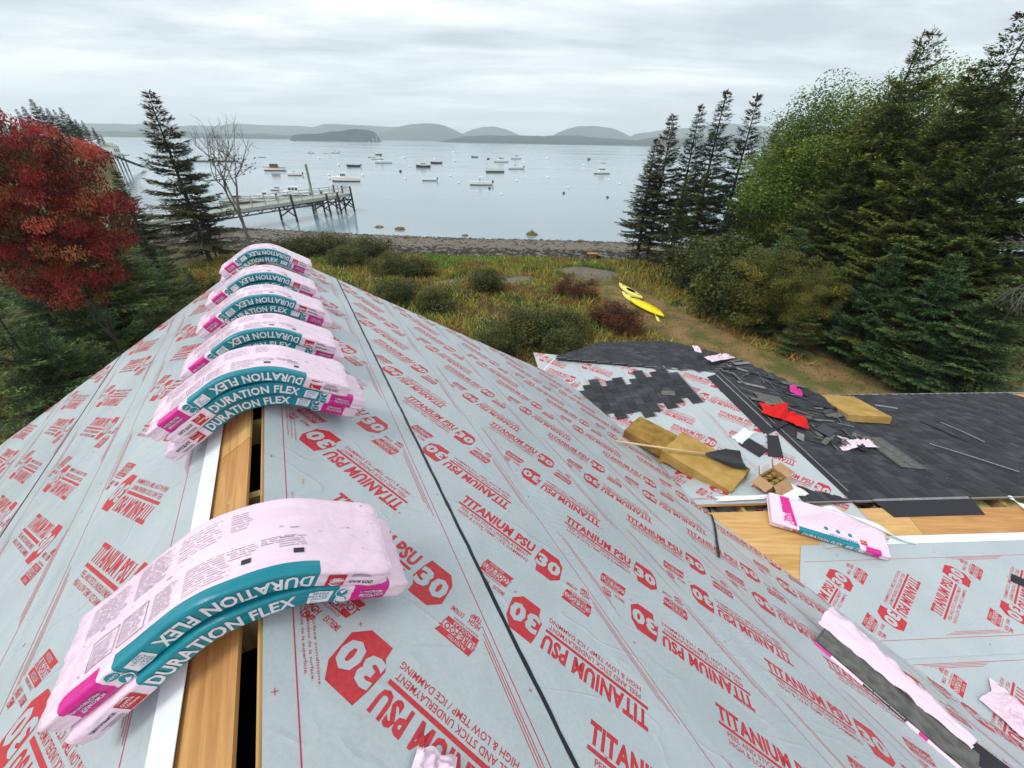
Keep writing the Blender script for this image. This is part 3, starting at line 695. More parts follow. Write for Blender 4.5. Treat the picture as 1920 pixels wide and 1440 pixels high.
# ================================================================== SHINGLE BUNDLES
BT = .071; BD = .34
def bend_profile(th_end, flat=.06, ramp=.22, n=64, L=1.0, shift=0.0):
    """centreline of the underside: returns function s -> (t, z, angle); s measured from the ridge"""
    ss = np.linspace(-.75, .75, 301)
    a = np.clip((np.abs(ss) - flat) / ramp, 0, 1); a = a * a * (3 - 2 * a)
    th = -np.sign(ss) * a * th_end
    dx = np.cos(th); dz = np.sin(th); h = ss[1] - ss[0]
    x = np.concatenate([[0], np.cumsum((dx[1:] + dx[:-1]) / 2 * h)]); z = np.concatenate([[0], np.cumsum((dz[1:] + dz[:-1]) / 2 * h)])
    x -= np.interp(0, ss, x); z -= np.interp(0, ss, z)
    return lambda s: (np.interp(s, ss, x), np.interp(s, ss, z), np.interp(s, ss, th))
def wrink(s, w, seed):
    return .0022 * mnoise.noise(Vector((s * 8, w * 52, seed))) + .0014 * mnoise.noise(Vector((s * 24, w * 110, seed + 9)))
class Bundle:
    """film-wrapped shingle bundle bent over a ridge (or flat). x along length, y across depth (0 = near face), z up."""
    def __init__(s, name, label, prof, base, ex, ey, shift, seed, flip, parent_kw=None, group='shingle bundles along the ridge', L=1.0, depth=BD, faces=('front',)):
        s.prof = prof; s.seed = seed; s.L = L; s.depth = depth; s.shift = shift
        s.root = thing(name, label, 'shingle bundle', tuple(base), group)
        s.ex, s.ey = np.asarray(ex, float), np.asarray(ey, float)
        s.flip = flip
        s.body()
    def pt(s, x, y, q):
        """x in [-L/2, L/2], y across, q height above the underside -> local coords of the thing"""
        px, pz, th = s.prof(x + s.shift)
        return s.ex * (px - math.sin(th) * q) + A3(0, 0, pz + math.cos(th) * q) + s.ey * y
    def around(s, k, n, x):
        """rounded-rectangle cross-section: returns (y, q, region) for parameter k/n, starting bottom-near, going up the near face"""
        return None
    def body(s):
        L, D, T = s.L, s.depth, BT
        r = .009
        ring = []                                   # (y, q, w) w = unrolled coordinate from the near-bottom corner
        nf, ntp = 10, 18
        for i in range(nf + 1): ring.append((0, r + (T - 2 * r) * i / nf))
        ring.append((r * .3, T - r * .3))
        for i in range(ntp + 1): ring.append((r + (D - 2 * r) * i / ntp, T))
        ring.append((D - r * .3, T - r * .3))
        for i in range(3): ring.append((D, T - r - (T - 2 * r) * i / 2))
        ring.append((D - r, 0)); ring.append((D * .66, 0)); ring.append((D * .33, 0)); ring.append((r, 0))
        K = len(ring); xs_ = np.concatenate([[-.5, -.497, -.49, -.475], np.linspace(-.45, .45, 73), [.475, .49, .497, .5]]) * L
        rnd = random.Random(s.seed); V = []; Fc = []; mi = []
        eo = [rnd.uniform(-.004, .004) for _ in range(K)]; eo2 = [rnd.uniform(-.004, .004) for _ in range(K)]
        for x in xs_:
            en = max(0, (abs(x) - (L / 2 - .03)) / .03)
            for k, (y, q) in enumerate(ring):
                sc = 1 - .14 * en ** 2; qq = T * .42 + (q - T * .42) * sc; yy = D / 2 + (y - D / 2) * (1 - .04 * en ** 2)
                dn = wrink(x, y + q, s.seed) * (1 + 3.4 * max(0, (abs(x) - .26 * L) / (.24 * L)))
                if y <= 0.001 and 0 < q < T: yy -= dn
                elif q >= T * .99: qq += dn * .8
                elif y >= D * .99: yy += dn
                xx = x + (eo if x < 0 else eo2)[k] * en
                V.append(s.pt(xx, yy, qq))
        n = len(xs_)
        def region(x, k):
            y, q = ring[k]; y2, q2 = ring[(k + 1) % K]; ym, qm = (y + y2) / 2, (q + q2) / 2
            xr = -x / L if s.flip else x / L
            front = ym < .047 and qm > 0.0
            back = ym > D - .004 and qm > 0
            if (front or back):
                if -.265 < xr < .245: return 1
                if .305 < xr < .425: return 2
            return 0
        for i in range(n - 1):
            for k in range(K):
                Fc.append((i * K + k, i * K + (k + 1) % K, (i + 1) * K + (k + 1) % K, (i + 1) * K + k)); mi.append(region((xs_[i] + xs_[i + 1]) / 2, k))
        Fc.append(tuple(range(K))); mi.append(0); Fc.append(tuple((n - 1) * K + k for k in range(K))[::-1]); mi.append(0)
        fo = mesh('film_wrap', V, Fc, [M['pink'], M['teal'], M['magenta']], s.root, mi, smooth=True)
        for q in (-1, -2): fo.data.polygons[len(Fc) + q].use_smooth = False
    def ink(s, shapes, where='front', name='printed_label'):
        """shapes: list of (P2, faces, material key, lift) in face coords (x along the length, y up the face) centred"""
        V = []; Fc = []; mi = []; keys = []
        for P, f, key, lift in shapes:
            if key not in keys: keys.append(key)
            P = np.asarray(P, float); b0 = len(V)
            for x, y in P:
                if where == 'front':
                    if s.flip: x, y = -x, BT - y
                    yc = min(max(y, 0.002), BT)
                    V.append(s.pt(x, -.0022 - lift - wrink(x, yc, s.seed) * (1 + 3.4 * max(0, (abs(x) - .26 * s.L) / (.24 * s.L))), yc))
                else:
                    V.append(s.pt(x, y, BT + .0022 + lift + .8 * wrink(x, y + BT, s.seed)))
            Fc += [tuple(b0 + i for i in q) for q in f]; mi += [keys.index(key)] * len(f)
        return tag(mesh(name, V, Fc, [M[k] for k in keys], s.root, mi), kind='stuff')
def sub(shape, nx):
    return shape
def ngon(cx, cy, r, k=14, ry=None): return A3(*[(cx + r * math.cos(2 * math.pi * i / k), cy + (ry or r) * math.sin(2 * math.pi * i / k)) for i in range(k)]), [tuple(range(k))]
def off(shape, dx, dy): return np.asarray(shape[0]) + A3(dx, dy), shape[1]
def gridrect(x0, y0, x1, y1, k=6):
    xs_ = np.linspace(x0, x1, k + 1); P = A3(*[(x, y) for x in xs_ for y in (y0, y1)])
    return P, [(2 * i, 2 * i + 2, 2 * i + 3, 2 * i + 1) for i in range(k)]
def front_label():
    S = []
    def a(shape, key, lift=0.0): S.append((shape[0], shape[1], key, lift))
    a(off(glyphs('DURATION FLEX', .046, .385, .03), -.25, .013), 'ink_white')
    a((A3((.165, .014), (.228, .017), (.232, .060), (.190, .062), (.165, .058)), [(0, 1, 2, 3, 4)]), 'ink_white')
    for i, tx in enumerate(('SINGLE', 'STACK', 'PALLET', 'ONLY')):
        a(off(glyphs(tx, .0085, .046 if i < 3 else .03, .012), .174, .0500 - i * .0115), 'ink_blue', .0006)
    for cx, cy in ((.262, .051), (.268, .019)):
        a(ngon(cx, cy, .021, 16, .0185), 'ink_white'); a(ngon(cx, cy, .0185, 16, .016), 'teal', .0005)
    a(off(glyphs('CLASS 4', .0075, .028, .02), .254, .0165), 'ink_white', .001)
    a((A3((.252, .058), (.262, .048), (.276, .064), (.272, .066), (.262, .054), (.256, .061)), [(0, 1, 2, 5), (2, 3, 4, 5)]), 'ink_white', .001)
    a(off(glyphs('HOMEOWNER', .011, .078, .03), .328, .040), 'ink_black', .0002); a(off(glyphs('HOMEOWNER', .011, .078, .012), .327, .0408), 'ink_white', .0008)
    a(off(glyphs('PROTECTION', .012, .085, .03), .330, .023), 'ink_black', .0002); a(off(glyphs('PROTECTION', .012, .085, .012), .329, .0238), 'ink_white', .0008)
    a(gridrect(-.350, .012, -.292, .060), 'logo_red')
    a(off(glyphs('OWENS', .009, .040, .02), -.342, .040), 'ink_white', .0006); a(off(glyphs('CORNING', .009, .044, .02), -.344, .027), 'ink_white', .0006)
    a((A3((-.345, .056), (-.315, .062), (-.300, .050), (-.302, .047), (-.317, .058)), [(0, 1, 2, 3, 4)]), 'ink_white', .0006)
    a(off(glyphs('ONYX BLACK', .014, .082, .03), -.445, .036), 'ink_black')
    for i in range(3): a(gridrect(-.435 + .006 * i, .022 - .005 * i, -.365, .0245 - .005 * i), 'ink_grey')
    return S
def top_label(rnd, D=BD):
    S = []
    def block(x0, y0, x1, y1, dy=.0075):
        y = y1
        while y > y0:
            x = x0; xe = x1 - rnd.uniform(0, .25) * (x1 - x0)
            while x < xe:
                w = rnd.uniform(.012, .05); q = gridrect(x, y - .0010, min(x + w, xe), y + .0010, 1); S.append((q[0], q[1], 'ink_grey', 0)); x += w + .005
            y -= dy
    def frame_(x0, y0, x1, y1):
        for q in ((x0, y0, x1, y0 + .002), (x0, y1, x1, y1 + .002), (x0, y0, x0 + .002, y1), (x1, y0, x1 + .002, y1)):
            g = gridrect(*q, k=3); S.append((g[0], g[1], 'ink_black', 0))
    frame_(-.36, .065, -.27, .15); block(-.355, .07, -.275, .14); frame_(-.255, .065, -.165, .15); block(-.25, .07, -.17, .145)
    block(-.145, .06, -.06, .15); block(-.045, .06, .06, .15, .009); block(-.42, .20, -.26, .30); block(-.24, .20, -.10, .31); block(-.08, .205, .03, .30, .012); block(.05, .22, .11, .30, .010)
    for x0 in (.085, .20): q = gridrect(x0, .08, x0 + .024, .098, 1); S.append((q[0], q[1], 'ink_black', 0)); block(x0 - .03, .108, x0 + .04, .15, .009)
    block(.13, .125, .22, .155)
    for k in range(26):                              # scuffs
        x = rnd.uniform(-.45, .47); y = rnd.choice((rnd.uniform(.17, .20), rnd.uniform(.06, .32))); q = gridrect(x, y, x + rnd.uniform(.004, .02), y + rnd.uniform(.001, .0035), 1); S.append((q[0], q[1], 'ink_grey', .0002))
    return S
FL_ = front_label()
PA = bend_profile(math.radians(31.5), flat=.0, ramp=.19)
def clear_lift(prof, shift):
    s = np.linspace(-.5, .5, 60) + shift; x, z, th = prof(s)
    return float(np.max(-np.abs(x) * SL - z)) + .042
STACKS = [  # l of near face, [(shift, flip, dl, yaw)] bottom to top, words
    (.95, [(-.03, False, 0.0, 1.5), (-.085, True, .012, -1.0)], ''),
    (2.20, [(-.00, False, .02, 0.0), (.06, False, -.005, .6), (-.02, True, -.01, -.8)], ''),
    (2.98, [(.03, False, .02, .5), (-.015, True, 0.0, -.6)], ''),
    (3.74, [(.035, False, .015, .4), (-.01, True, 0.0, .5)], ''),
    (4.46, [(.00, False, .0, .6), (-.02, True, -.01, .2)], ''),
    (5.52, [(.0, False, .015, .2), (.02, True, 0.0, -.5)], ''),
]
PLACE = [['lower bundle of the pink pair standing alone over the open ridge slot', 'upper bundle of the pink pair standing alone over the open ridge slot'],
         ['bottom bundle of the three-high pink stack', 'middle bundle of the three-high pink stack', 'top bundle of the three-high pink stack, lettering upside down'],
         ['lower pink bundle of the pair right behind the three-high stack', 'upper pink bundle of the pair right behind the three-high stack'],
         ['lower bundle of the second pair beyond the three-high stack', 'upper bundle with torn corner, second pair beyond the three-high stack'],
         ['lower bundle of the third pair beyond the three-high stack', 'upper bundle of the third pair beyond the three-high stack'],
         ['lower bundle of the pair at the far gable end of the ridge', 'upper bundle of the pair at the far gable end of the ridge']]
for si, (l0, bs, _) in enumerate(STACKS):
    zl = None
    for bi, (sh, fl, dl, yaw) in enumerate(bs):
        if zl is None: zl = max(clear_lift(PA, sh_) for sh_, *_r in bs)
        a = math.radians(yaw); ex = NN * math.cos(a) + RR * math.sin(a); ey = RR * math.cos(a) - NN * math.sin(a)
        base = O0 + RR * (l0 + dl) + A3(0, 0, zl + bi * (BT / math.cos(math.radians(31.5)) * .97 + .002))
        bd = Bundle('shingle_bundle', PLACE[si][bi], PA, base, ex, ey, sh, si * 10 + bi, fl)
        bd.ink(FL_)
        if bi == len(bs) - 1: bd.ink(top_label(random.Random(si)), 'top')
# a corner of one more bundle just on the right-hand slope by the photographer
flat = lambda s: (s, 0 * s, 0 * s)
def flat_bundle(name, label, frame_, x, d, ang, h, L, D, seed, inks, flip=False):
    o, ex, ed, nn = frame_; p = o + ex * x + ed * d + nn * h
    a = math.radians(ang); X_ = ex * math.cos(a) + ed * math.sin(a); Yv = np.cross(nn, X_)
    bd = Bundle(name, label, flat, (0, 0, 0), A3(1, 0, 0), A3(0, 1, 0), 0.0, seed, flip, group=None, L=L, depth=D)
    bd.root.matrix_world = Matrix(((X_[0], Yv[0], nn[0], p[0]), (X_[1], Yv[1], nn[1], p[1]), (X_[2], Yv[2], nn[2], p[2]), (0, 0, 0, 1)))
    for w, S in inks: bd.ink(S, w)
    return bd
S = []
def a_(shape, key, lift=0.0): S.append((shape[0], shape[1], key, lift))
LL, DD = 1.13, .40
a_((A3((-.44, .06), (-.31, .03), (-.36, .39), (-.455, .385)), [(0, 1, 2, 3)]), 'magenta')
def inv(shape, x, y): return A3(x, y) - np.asarray(shape[0]), shape[1]
for i, tx in enumerate(('MORE', 'THAN', 'JUST A', 'GOOSE')): a_(inv(glyphs(tx, .026, .085, .03), -.345 - .007 * i, .075 + i * .034), 'ink_white', .0006)
a_(inv(glyphs('DURATION FLEX', .042, .27, .022), .27, .075), 'ink_blue')
for k in range(3): a_(ngon(-.02 + k * .115, .125 + .012 * k * 0, .022, 14), 'ink_blue'); a_(off(glyphs('OK', .012, .02, .02), -.03 + k * .115, .119), 'ink_white', .0006) if False else None
a_(rect(.30, .055, .36, .11), 'logo_red'); a_(inv(glyphs('OWENS', .010, .044, .02), .352, .085), 'ink_white', .0006); a_(inv(glyphs('CORNING', .010, .046, .02), .353, .100), 'ink_white', .0006)
for k in range(7):
    x0 = -.30 + .05 * k; y0 = .16 + .03 * k; a_(gridrect(x0, y0, x0 + .5, y0 + .002, 3), 'ink_grey')
flat_bundle('shingle_bundle', 'flat pink shingle bundle lying across the plywood ridge of the lower wing', FWN, 1.20, .50, 22.5, .05, LL, DD, 91, [('front', FL_), ('top', S)])

# ================================================================== THINGS LYING ON THE ROOF
def local_frame(fr, x, d, rot, h=0.0):
    o, ex, ed, nn = fr; a = math.radians(rot); X_ = ex * math.cos(a) + ed * math.sin(a); Y_ = np.cross(nn, X_); p = o + ex * x + ed * d + nn * h
    return Matrix(((X_[0], Y_[0], nn[0], p[0]), (X_[1], Y_[1], nn[1], p[1]), (X_[2], Y_[2], nn[2], p[2]), (0, 0, 0, 1)))
def frame_at(p, heading, tiltx=0.0, tilty=0.0):
    return Matrix.Translation(Vector(p)) @ Matrix.Rotation(math.radians(heading), 4, 'Z') @ Matrix.Rotation(math.radians(tiltx), 4, 'X') @ Matrix.Rotation(math.radians(tilty), 4, 'Y')
def crumple(name, label, cat, Mx, w, h, m, amp=.03, seed=0, group=None, nx=30, ny=20, base=.006, folds=6.0, ragged=.25):
    V = []
    for j in range(ny + 1):
        for i in range(nx + 1):
            a, b2 = i / nx - .5, j / ny - .5
            ang = math.atan2(b2, a); rg = 1 + ragged * mnoise.noise(Vector((math.cos(ang) * 1.7 + seed, math.sin(ang) * 1.7, seed * .3)))
            x, y = a * w * rg, b2 * h * rg
            z = abs(mnoise.noise(Vector((a * folds + seed, b2 * folds * .6, seed)))) * 1.1 + .45 * abs(mnoise.noise(Vector((a * folds * 2.7, b2 * folds * 2.2 + seed, 3))))
            ed = min(1, 6 * min(.5 - abs(a), .5 - abs(b2)) + .12)
            V.append((x, y, base + amp * z * ed))
    Fc = [(j * (nx + 1) + i, j * (nx + 1) + i + 1, (j + 1) * (nx + 1) + i + 1, (j + 1) * (nx + 1) + i) for j in range(ny) for i in range(nx)]
    o = mesh(name, V, Fc, m, smooth=True); o.matrix_world = Mx; return tag(o, label, cat, group)
def foam(label, Mx, L, W, T, m, seed):
    nx, ny = 30, 18; V = []; Fc = []
    def vtx(i, j, top):
        a, b2 = i / nx - .5, j / ny - .5; e_ = min(min(i, nx - i) / 2, min(j, ny - j) / 2, 1)
        x = a * L + .010 * mnoise.noise(Vector((a * 9, b2 * 9, seed))); y = b2 * W + .010 * mnoise.noise(Vector((a * 8, b2 * 8, seed + 4)))
        k = mnoise.noise(Vector((a * 26, b2 * 20, seed))); pit = -.012 if (top and k > .52) else 0
        z = T / 2 + (T / 2 * (1 if top else -1)) + (0.004 * k + pit) * top - (1 - e_) * .008 * (1 if top else -1)
        return (x, y, z)
    V = [vtx(i, j, True) for j in range(ny + 1) for i in range(nx + 1)] + [vtx(i, j, False) for j in range(ny + 1) for i in range(nx + 1)]
    n0 = (nx + 1) * (ny + 1); ix = lambda i, j: j * (nx + 1) + i
    for j in range(ny):
        for i in range(nx):
            Fc.append((ix(i, j), ix(i + 1, j), ix(i + 1, j + 1), ix(i, j + 1))); Fc.append(tuple(n0 + q for q in (ix(i, j), ix(i, j + 1), ix(i + 1, j + 1), ix(i + 1, j))))
    for i in range(nx):
        for j in (0, ny): Fc.append((ix(i, j), ix(i + 1, j), n0 + ix(i + 1, j), n0 + ix(i, j)))
    for j in range(ny):
        for i in (0, nx): Fc.append((ix(i, j), ix(i, j + 1), n0 + ix(i, j + 1), n0 + ix(i, j)))
    o = mesh('foam_pad', V, Fc, m); bm = bmesh.new(); bm.from_mesh(o.data); bmesh.ops.recalc_face_normals(bm, faces=bm.faces); bm.to_mesh(o.data); bm.free()
    o.matrix_world = Mx; return tag(o, label, 'foam pad')
foam('clean tan foam roofing pad lying by the white cloth on the dark shingles', local_frame(FWF2, 4.10, 2.62, -102, .026), 1.02, .66, .14, M['foam'], 1)
foam('tan foam roofing pad with gouges beside the open nail box', frame_at((2.56, 4.10, 4.275), -47, 3, 3), .94, .56, .17, M['foam'], 2)
foam('darker brown weathered foam pad under the shovel handle', frame_at((2.15, 4.62, 4.235), -42, 2, 4), .92, .46, .14, M['foam2'], 3)
# shovel with fan-shaped ribbed blade
sh = thing('shovel', 'black ribbed shovel with pale wooden handle resting across the foam pads', 'shovel', (0, 0, 0))
h0 = onplane(1155, 827, FR[0] + FR[3] * .03, FR[3]); h1 = onz(1322, 851, 4.50); h2 = onz(1440, 872, 4.43)
mb = MB(); mb.tube([h0, (h0 + h1) / 2, h1], .014, 10); mb.build('handle', M['woodpole'], sh, True)
ax = unit(h2 - h1); sd_ = unit(np.cross(A3(0, 0, 1), ax)); mb = MB(); k = 9
V = []
for i in range(k):
    t = i / (k - 1)
    for j in range(9):
        s2 = (j / 8 - .5) * 2; w = .02 + .16 * min(1, t * 1.6)
        V.append(h1 + ax * (.50 * t) + sd_ * (s2 * w) + A3(0, 0, -.03 * t + .05 * s2 * s2 * t + .008 * (j % 2) * t))
mb.add(V, [(i * 9 + j, i * 9 + j + 1, (i + 1) * 9 + j + 1, (i + 1) * 9 + j) for i in range(k - 1) for j in range(8)])
mb.build('blade', M['blackplastic'], sh, True)
# nail box
bx_ = thing('nail_box', 'open cardboard box of coiled roofing nails at the end of the wing ridge', 'box', (0, 0, 0)); bx_.matrix_world = frame_at((3.24, 3.72, 4.372), 28, 2, -4)
W_, D_, H_, tk = .27, .19, .13, .004
mb = MB(); mb.box((0, 0, tk / 2), (W_, D_, tk))
for y in (-D_ / 2, D_ / 2): mb.box((0, y, H_ / 2 + tk), (W_, tk, H_))
for x in (-W_ / 2, W_ / 2): mb.box((x, 0, H_ / 2 + tk), (tk, D_ - tk * 2, H_))
mb.build('carton', M['card'], bx_)
def flap(pts, m, name='flap'): return mesh(name, pts + [(p[0], p[1], p[2] - .004) for p in pts], [(0, 1, 2, 3), (7, 6, 5, 4), (0, 4, 5, 1), (1, 5, 6, 2), (2, 6, 7, 3), (3, 7, 4, 0)], m, bx_)
zt = H_ + tk
flap([(-W_ / 2, -D_ / 2, zt), (-W_ / 2, D_ / 2, zt), (-W_ / 2 - .13, D_ / 2, zt - .04), (-W_ / 2 - .13, -D_ / 2, zt - .04)], M['card'])
flap([(W_ / 2, -D_ / 2, zt), (W_ / 2, D_ / 2, zt), (W_ / 2 + .10, D_ / 2, zt + .05), (W_ / 2 + .10, -D_ / 2, zt + .05)], M['card'])
flap([(-W_ / 2, -D_ / 2, zt), (W_ / 2, -D_ / 2, zt), (W_ / 2 + .01, -D_ / 2 - .10, zt - .10), (-W_ / 2 - .01, -D_ / 2 - .10, zt - .10)], M['card'])
flap([(-W_ / 2, D_ / 2, zt), (W_ / 2, D_ / 2, zt), (W_ / 2, D_ / 2 + .05, zt + .12), (-W_ / 2, D_ / 2 + .05, zt + .12)], M['card'])
mesh('packing_slip', [(-.12, D_ / 2 + .002, zt + .012), (.10, D_ / 2 + .002, zt + .012), (.10, D_ / 2 + .047, zt + .125), (-.12, D_ / 2 + .047, zt + .125)], [(0, 1, 2, 3)], M['paper'], bx_)
for k in range(5): mesh('slip_text', [(-.09, D_ / 2 + .004 + .008 * k, zt + .025 + .018 * k), (.07 - .03 * (k % 2), D_ / 2 + .004 + .008 * k, zt + .025 + .018 * k), (.07 - .03 * (k % 2), D_ / 2 + .0055 + .008 * k, zt + .030 + .018 * k), (-.09, D_ / 2 + .0055 + .008 * k, zt + .030 + .018 * k)], [(0, 1, 2, 3)], M['ink_grey'], bx_)
for k in range(6):
    mb = MB(); cx, cy = -.085 + .085 * (k % 3), -.045 + .09 * (k // 3)
    mb.tube([(cx, cy, .008), (cx, cy, .085)], .036, 14); mb.tube([(cx, cy, .085), (cx, cy, .105)], [.030, .022], 14); mb.tube([(cx, cy, .105), (cx, cy, .112)], [.012, .010], 10)
    mb.build('nail_coil', M['brass'], bx_, False)
# cloths and scraps
crumple('red_cloth', 'crumpled bright red garment on the dark shingles by the hip', 'cloth', local_frame(FTR, -1.30, .40, 118, .045), .64, .36, M['redcloth'], .17, 3.37, folds=4.3, nx=44, ny=28)
crumple('white_cloth', 'long white rag lying beside the clean tan foam pad', 'cloth', local_frame(FWF2, 3.33, 2.28, 70, .045), .62, .17, M['whitecloth'], .06, 5)
crumple('white_cloth', 'white rag on the lettered underlayment above the shovel blade', 'cloth', local_frame(FTL2, -1.72, .50, 120, .012), .34, .17, M['whitecloth'], .05, 9)
crumple('paper_strip', 'torn white liner paper strip in front of the foam pads', 'paper', frame_at((2.75, 3.44, 4.41), 4), .62, .07, M['paper'], .03, 12, ny=6)
crumple('paper_sheet', 'sheet of white paper under the open nail box', 'paper', frame_at((3.42, 3.55, 4.385), 35), .30, .22, M['paper'], .012, 13, folds=2)
G = 'pink wrapper scraps on the lower roof'
for i, (fr, x, d, rt, w, h, lab) in enumerate((
        (FTR, .72, .50, 60, .85, .16, 'long pink wrapper strip on the junk-strewn hip slope'),
        (FTR, .95, .12, 20, .30, .12, 'white and pink wrapper bit at the far hip corner'),
        (FTR, -.28, 1.52, 40, .34, .16, 'magenta and pink wrapper ball by the foam pad corner'),
        (FWF2, 2.86, 1.38, 20, .48, .30, 'large torn pink wrapper sheet beside the grey shingle back'),
        (FWF2, 3.20, 1.34, -10, .26, .17, 'small torn pink wrapper flap beside the lattice shingle'),
        (FWF2, 2.36, 1.38, 62, .62, .07, 'narrow pink wrapper roll bordering the grey shingle back'))):
    crumple('wrapper_scrap', lab, 'wrapper', local_frame(fr, x, d, rt, .045), w * 1.15, h * 1.25, M['pink'] if i != 2 else M['magenta'], .07, 20 + i, G, folds=4.0)
crumple('wrapper_scrap', 'teal wrapper shred next to the torn pink sheet', 'wrapper', local_frame(FWF2, 2.62, 1.22, 10, .05), .18, .10, M['teal'], .04, 31, G)
crumple('wrapper_scrap', 'black wrapper shred at the edge of the torn pink sheet', 'wrapper', local_frame(FWF2, 3.06, 1.22, 70, .05), .22, .10, M['black'], .05, 32, G)
crumple('wrapper_scrap', 'pink wrapper corner lying on the underlayment by the big red 30', 'wrapper', local_frame(FR, *rx(800, 1500), 30, .02), .20, .13, M['pink'], .05, 33)
crumple('wrapper_scrap', 'bunched pink wrapper on the wing underlayment beside black shingle strip', 'wrapper', local_frame(FWN, 1.92, 2.02, 60, .03), .5, .26, M['pink'], .12, 34)
# loose shingles: underside-up pieces
def slab_piece(name, label, cat, Mx, w, h, m, group=None, t=.005, skew=0.0, bars=None):
    V = [(-w / 2, -h / 2, 0), (w / 2 + skew, -h / 2, 0), (w / 2, h / 2, 0), (-w / 2 - skew * .3, h / 2, 0)]; V = [(x, y, t) for x, y, z in V] + V
    o = thing(name, label, cat, (0, 0, 0), group) if bars else None
    p = mesh('shingle_sheet' if bars else name, V, [(0, 1, 2, 3), (7, 6, 5, 4), (0, 4, 5, 1), (1, 5, 6, 2), (2, 6, 7, 3), (3, 7, 4, 0)], m, o)
    if bars:
        for y in bars:
            q = mesh('seal_strip', [(-w / 2 + .01, y, t + .001), (w / 2 - .01, y, t + .001), (w / 2 - .01, y + .012, t + .001), (-w / 2 + .01, y + .012, t + .001)], [(0, 1, 2, 3)], M['black'], o)
        o.matrix_world = Mx; return o
    p.matrix_world = Mx; return tag(p, label, cat, group)
slab_piece('loose_shingle', 'whole shingle lying grey back up with black seal lines on the wing', 'shingle', local_frame(FWF2, 3.42, 1.12, -105, .03), .98, .32, M['shback'], bars=(-.15, -.02, .13))
slab_piece('loose_shingle', 'grey-backed shingle framed by the pink wrapper roll', 'shingle', local_frame(FWF2, 2.62, 1.72, -20, .03), .62, .33, M['shback'], bars=(-.12, .0, .12))
slab_piece('loose_shingle', 'grey shingle back beside the torn pink sheet, short', 'shingle', local_frame(FWF2, 3.25, 1.72, -10, .028), .40, .16, M['shback'], bars=(.0, .05))
slab_piece('loose_shingle', 'flat grey shingle sheet above the red garment', 'shingle', local_frame(FTR, -.75, .62, 95, .03), .52, .34, M['shback'])
slab_piece('loose_shingle', 'bent dark shingle end between red garment and white rag', 'shingle', local_frame(FTR, -1.55, 1.02, 60, .05), .42, .20, M['shingle2'])
slab_piece('loose_shingle', 'small light shingle tab lying on the stair-stepped new shingles', 'shingle', local_frame(FTL2, -.42, 1.05, 70, .034), .22, .14, M['shback'])
slab_piece('loose_shingle', 'cut black starter shingle beside the shovel blade', 'shingle', local_frame(FTL2, -2.02, .24, 66, .02), .20, .46, M['shingle3'], skew=-.06, bars=(-.06,))
slab_piece('loose_shingle', 'notched black shingle corner under the shovel blade', 'shingle', local_frame(FTL2, -1.98, .50, 20, .018), .30, .22, M['shingle3'], skew=.10)
G2 = 'seal-tape strips on the wing shingles'
for i, (x0, d0, x1, d1, lab) in enumerate(((4.25, 1.34, 4.60, .50, 'longest grey shingle strip on the wing, slightly bent'), (5.26, 2.08, 5.16, 1.36, 'thin pale grey strip lying mid-slope on the wing'), (4.95, 2.12, 4.90, 1.36, 'thin black strip parallel to the pale grey strip'), (4.85, 2.9, 5.12, 2.72, 'short pale strip near the wing eave'))):
    a = FWF2[0] + FWF2[1] * x0 + FWF2[2] * d0 + FWF2[3] * .034; b2 = FWF2[0] + FWF2[1] * x1 + FWF2[2] * d1 + FWF2[3] * .034
    mb = MB(); md = (a + b2) / 2 + FWF2[1] * .015; w = .025 if i != 3 else .05
    mb.bar(a, md, w, .006); mb.bar(md, b2, w, .006); tag(mb.build('shingle_strip', M['sealant'] if i != 2 else M['black']), lab, 'strip', G2)
rn = random.Random(5); lab = 'dark cut-off shingle sliver scattered on the junk-strewn hip slope'
for k in range(84):
    d = rn.uniform(.15, 1.9); xmx = min(hr[1][0] * d / hr[1][1], float(np.interp(d, [1.0, 2.25], [.9, -.4])) if d > 1 else 9)
    x = rn.uniform(-1.9, xmx - .1); w = rn.uniform(.12, .6); h = rn.choice((rn.uniform(.012, .03), rn.uniform(.02, .11)))
    slab_piece('shingle_offcut', lab, 'offcut', local_frame(FTR, x, d, rn.choice((80, 95, 60, 110, 20)) + rn.uniform(-18, 18), .022 + rn.uniform(0, .02)) @ Matrix.Rotation(rn.uniform(-.08, .10), 4, 'X'), w, h, M[rn.choice(('shback', 'shback', 'shingle2', 'shingle3', 'sealant', 'sealant', 'shingle3'))], 'shingle offcuts on the hip slope', skew=rn.uniform(-.05, .05))
# curled white release liner on the wing ridge
def ribbon(name, label, pts, w, m):
    P = [A3(*p) for p in pts]; k = 24; t = np.linspace(0, len(P) - 1, k); C = np.stack([np.interp(t, range(len(P)), [p[i] for p in P]) for i in range(3)], 1); V = []
    for i in range(k):
        d = unit(C[min(i + 1, k - 1)] - C[max(i - 1, 0)]); s2 = unit(np.cross(A3(0, .1, 1), d)); V += [C[i] - s2 * w / 2, C[i] + s2 * w / 2 + A3(0, 0, .02 * math.sin(i * .6))]
    return tag(mesh(name, V, [(2 * i, 2 * i + 1, 2 * i + 3, 2 * i + 2) for i in range(k - 1)], m, smooth=True), label, 'tape')
ribbon('liner_tape', 'curled white release tape looping over the flat bundle', [onz(1540, 955, 4.42), onz(1562, 953, 4.47), onz(1600, 968, 4.47), onz(1650, 990, 4.44), onz(1690, 1010, 4.35), onz(1715, 1016, 4.33)], .06, M['liner'])
ribbon('liner_tape', 'short curl of white tape hanging in the wing ridge slot', [onz(1885, 930, 4.40), onz(1905, 938, 4.42), onz(1925, 955, 4.40), onz(1950, 975, 4.37)], .05, M['liner'])
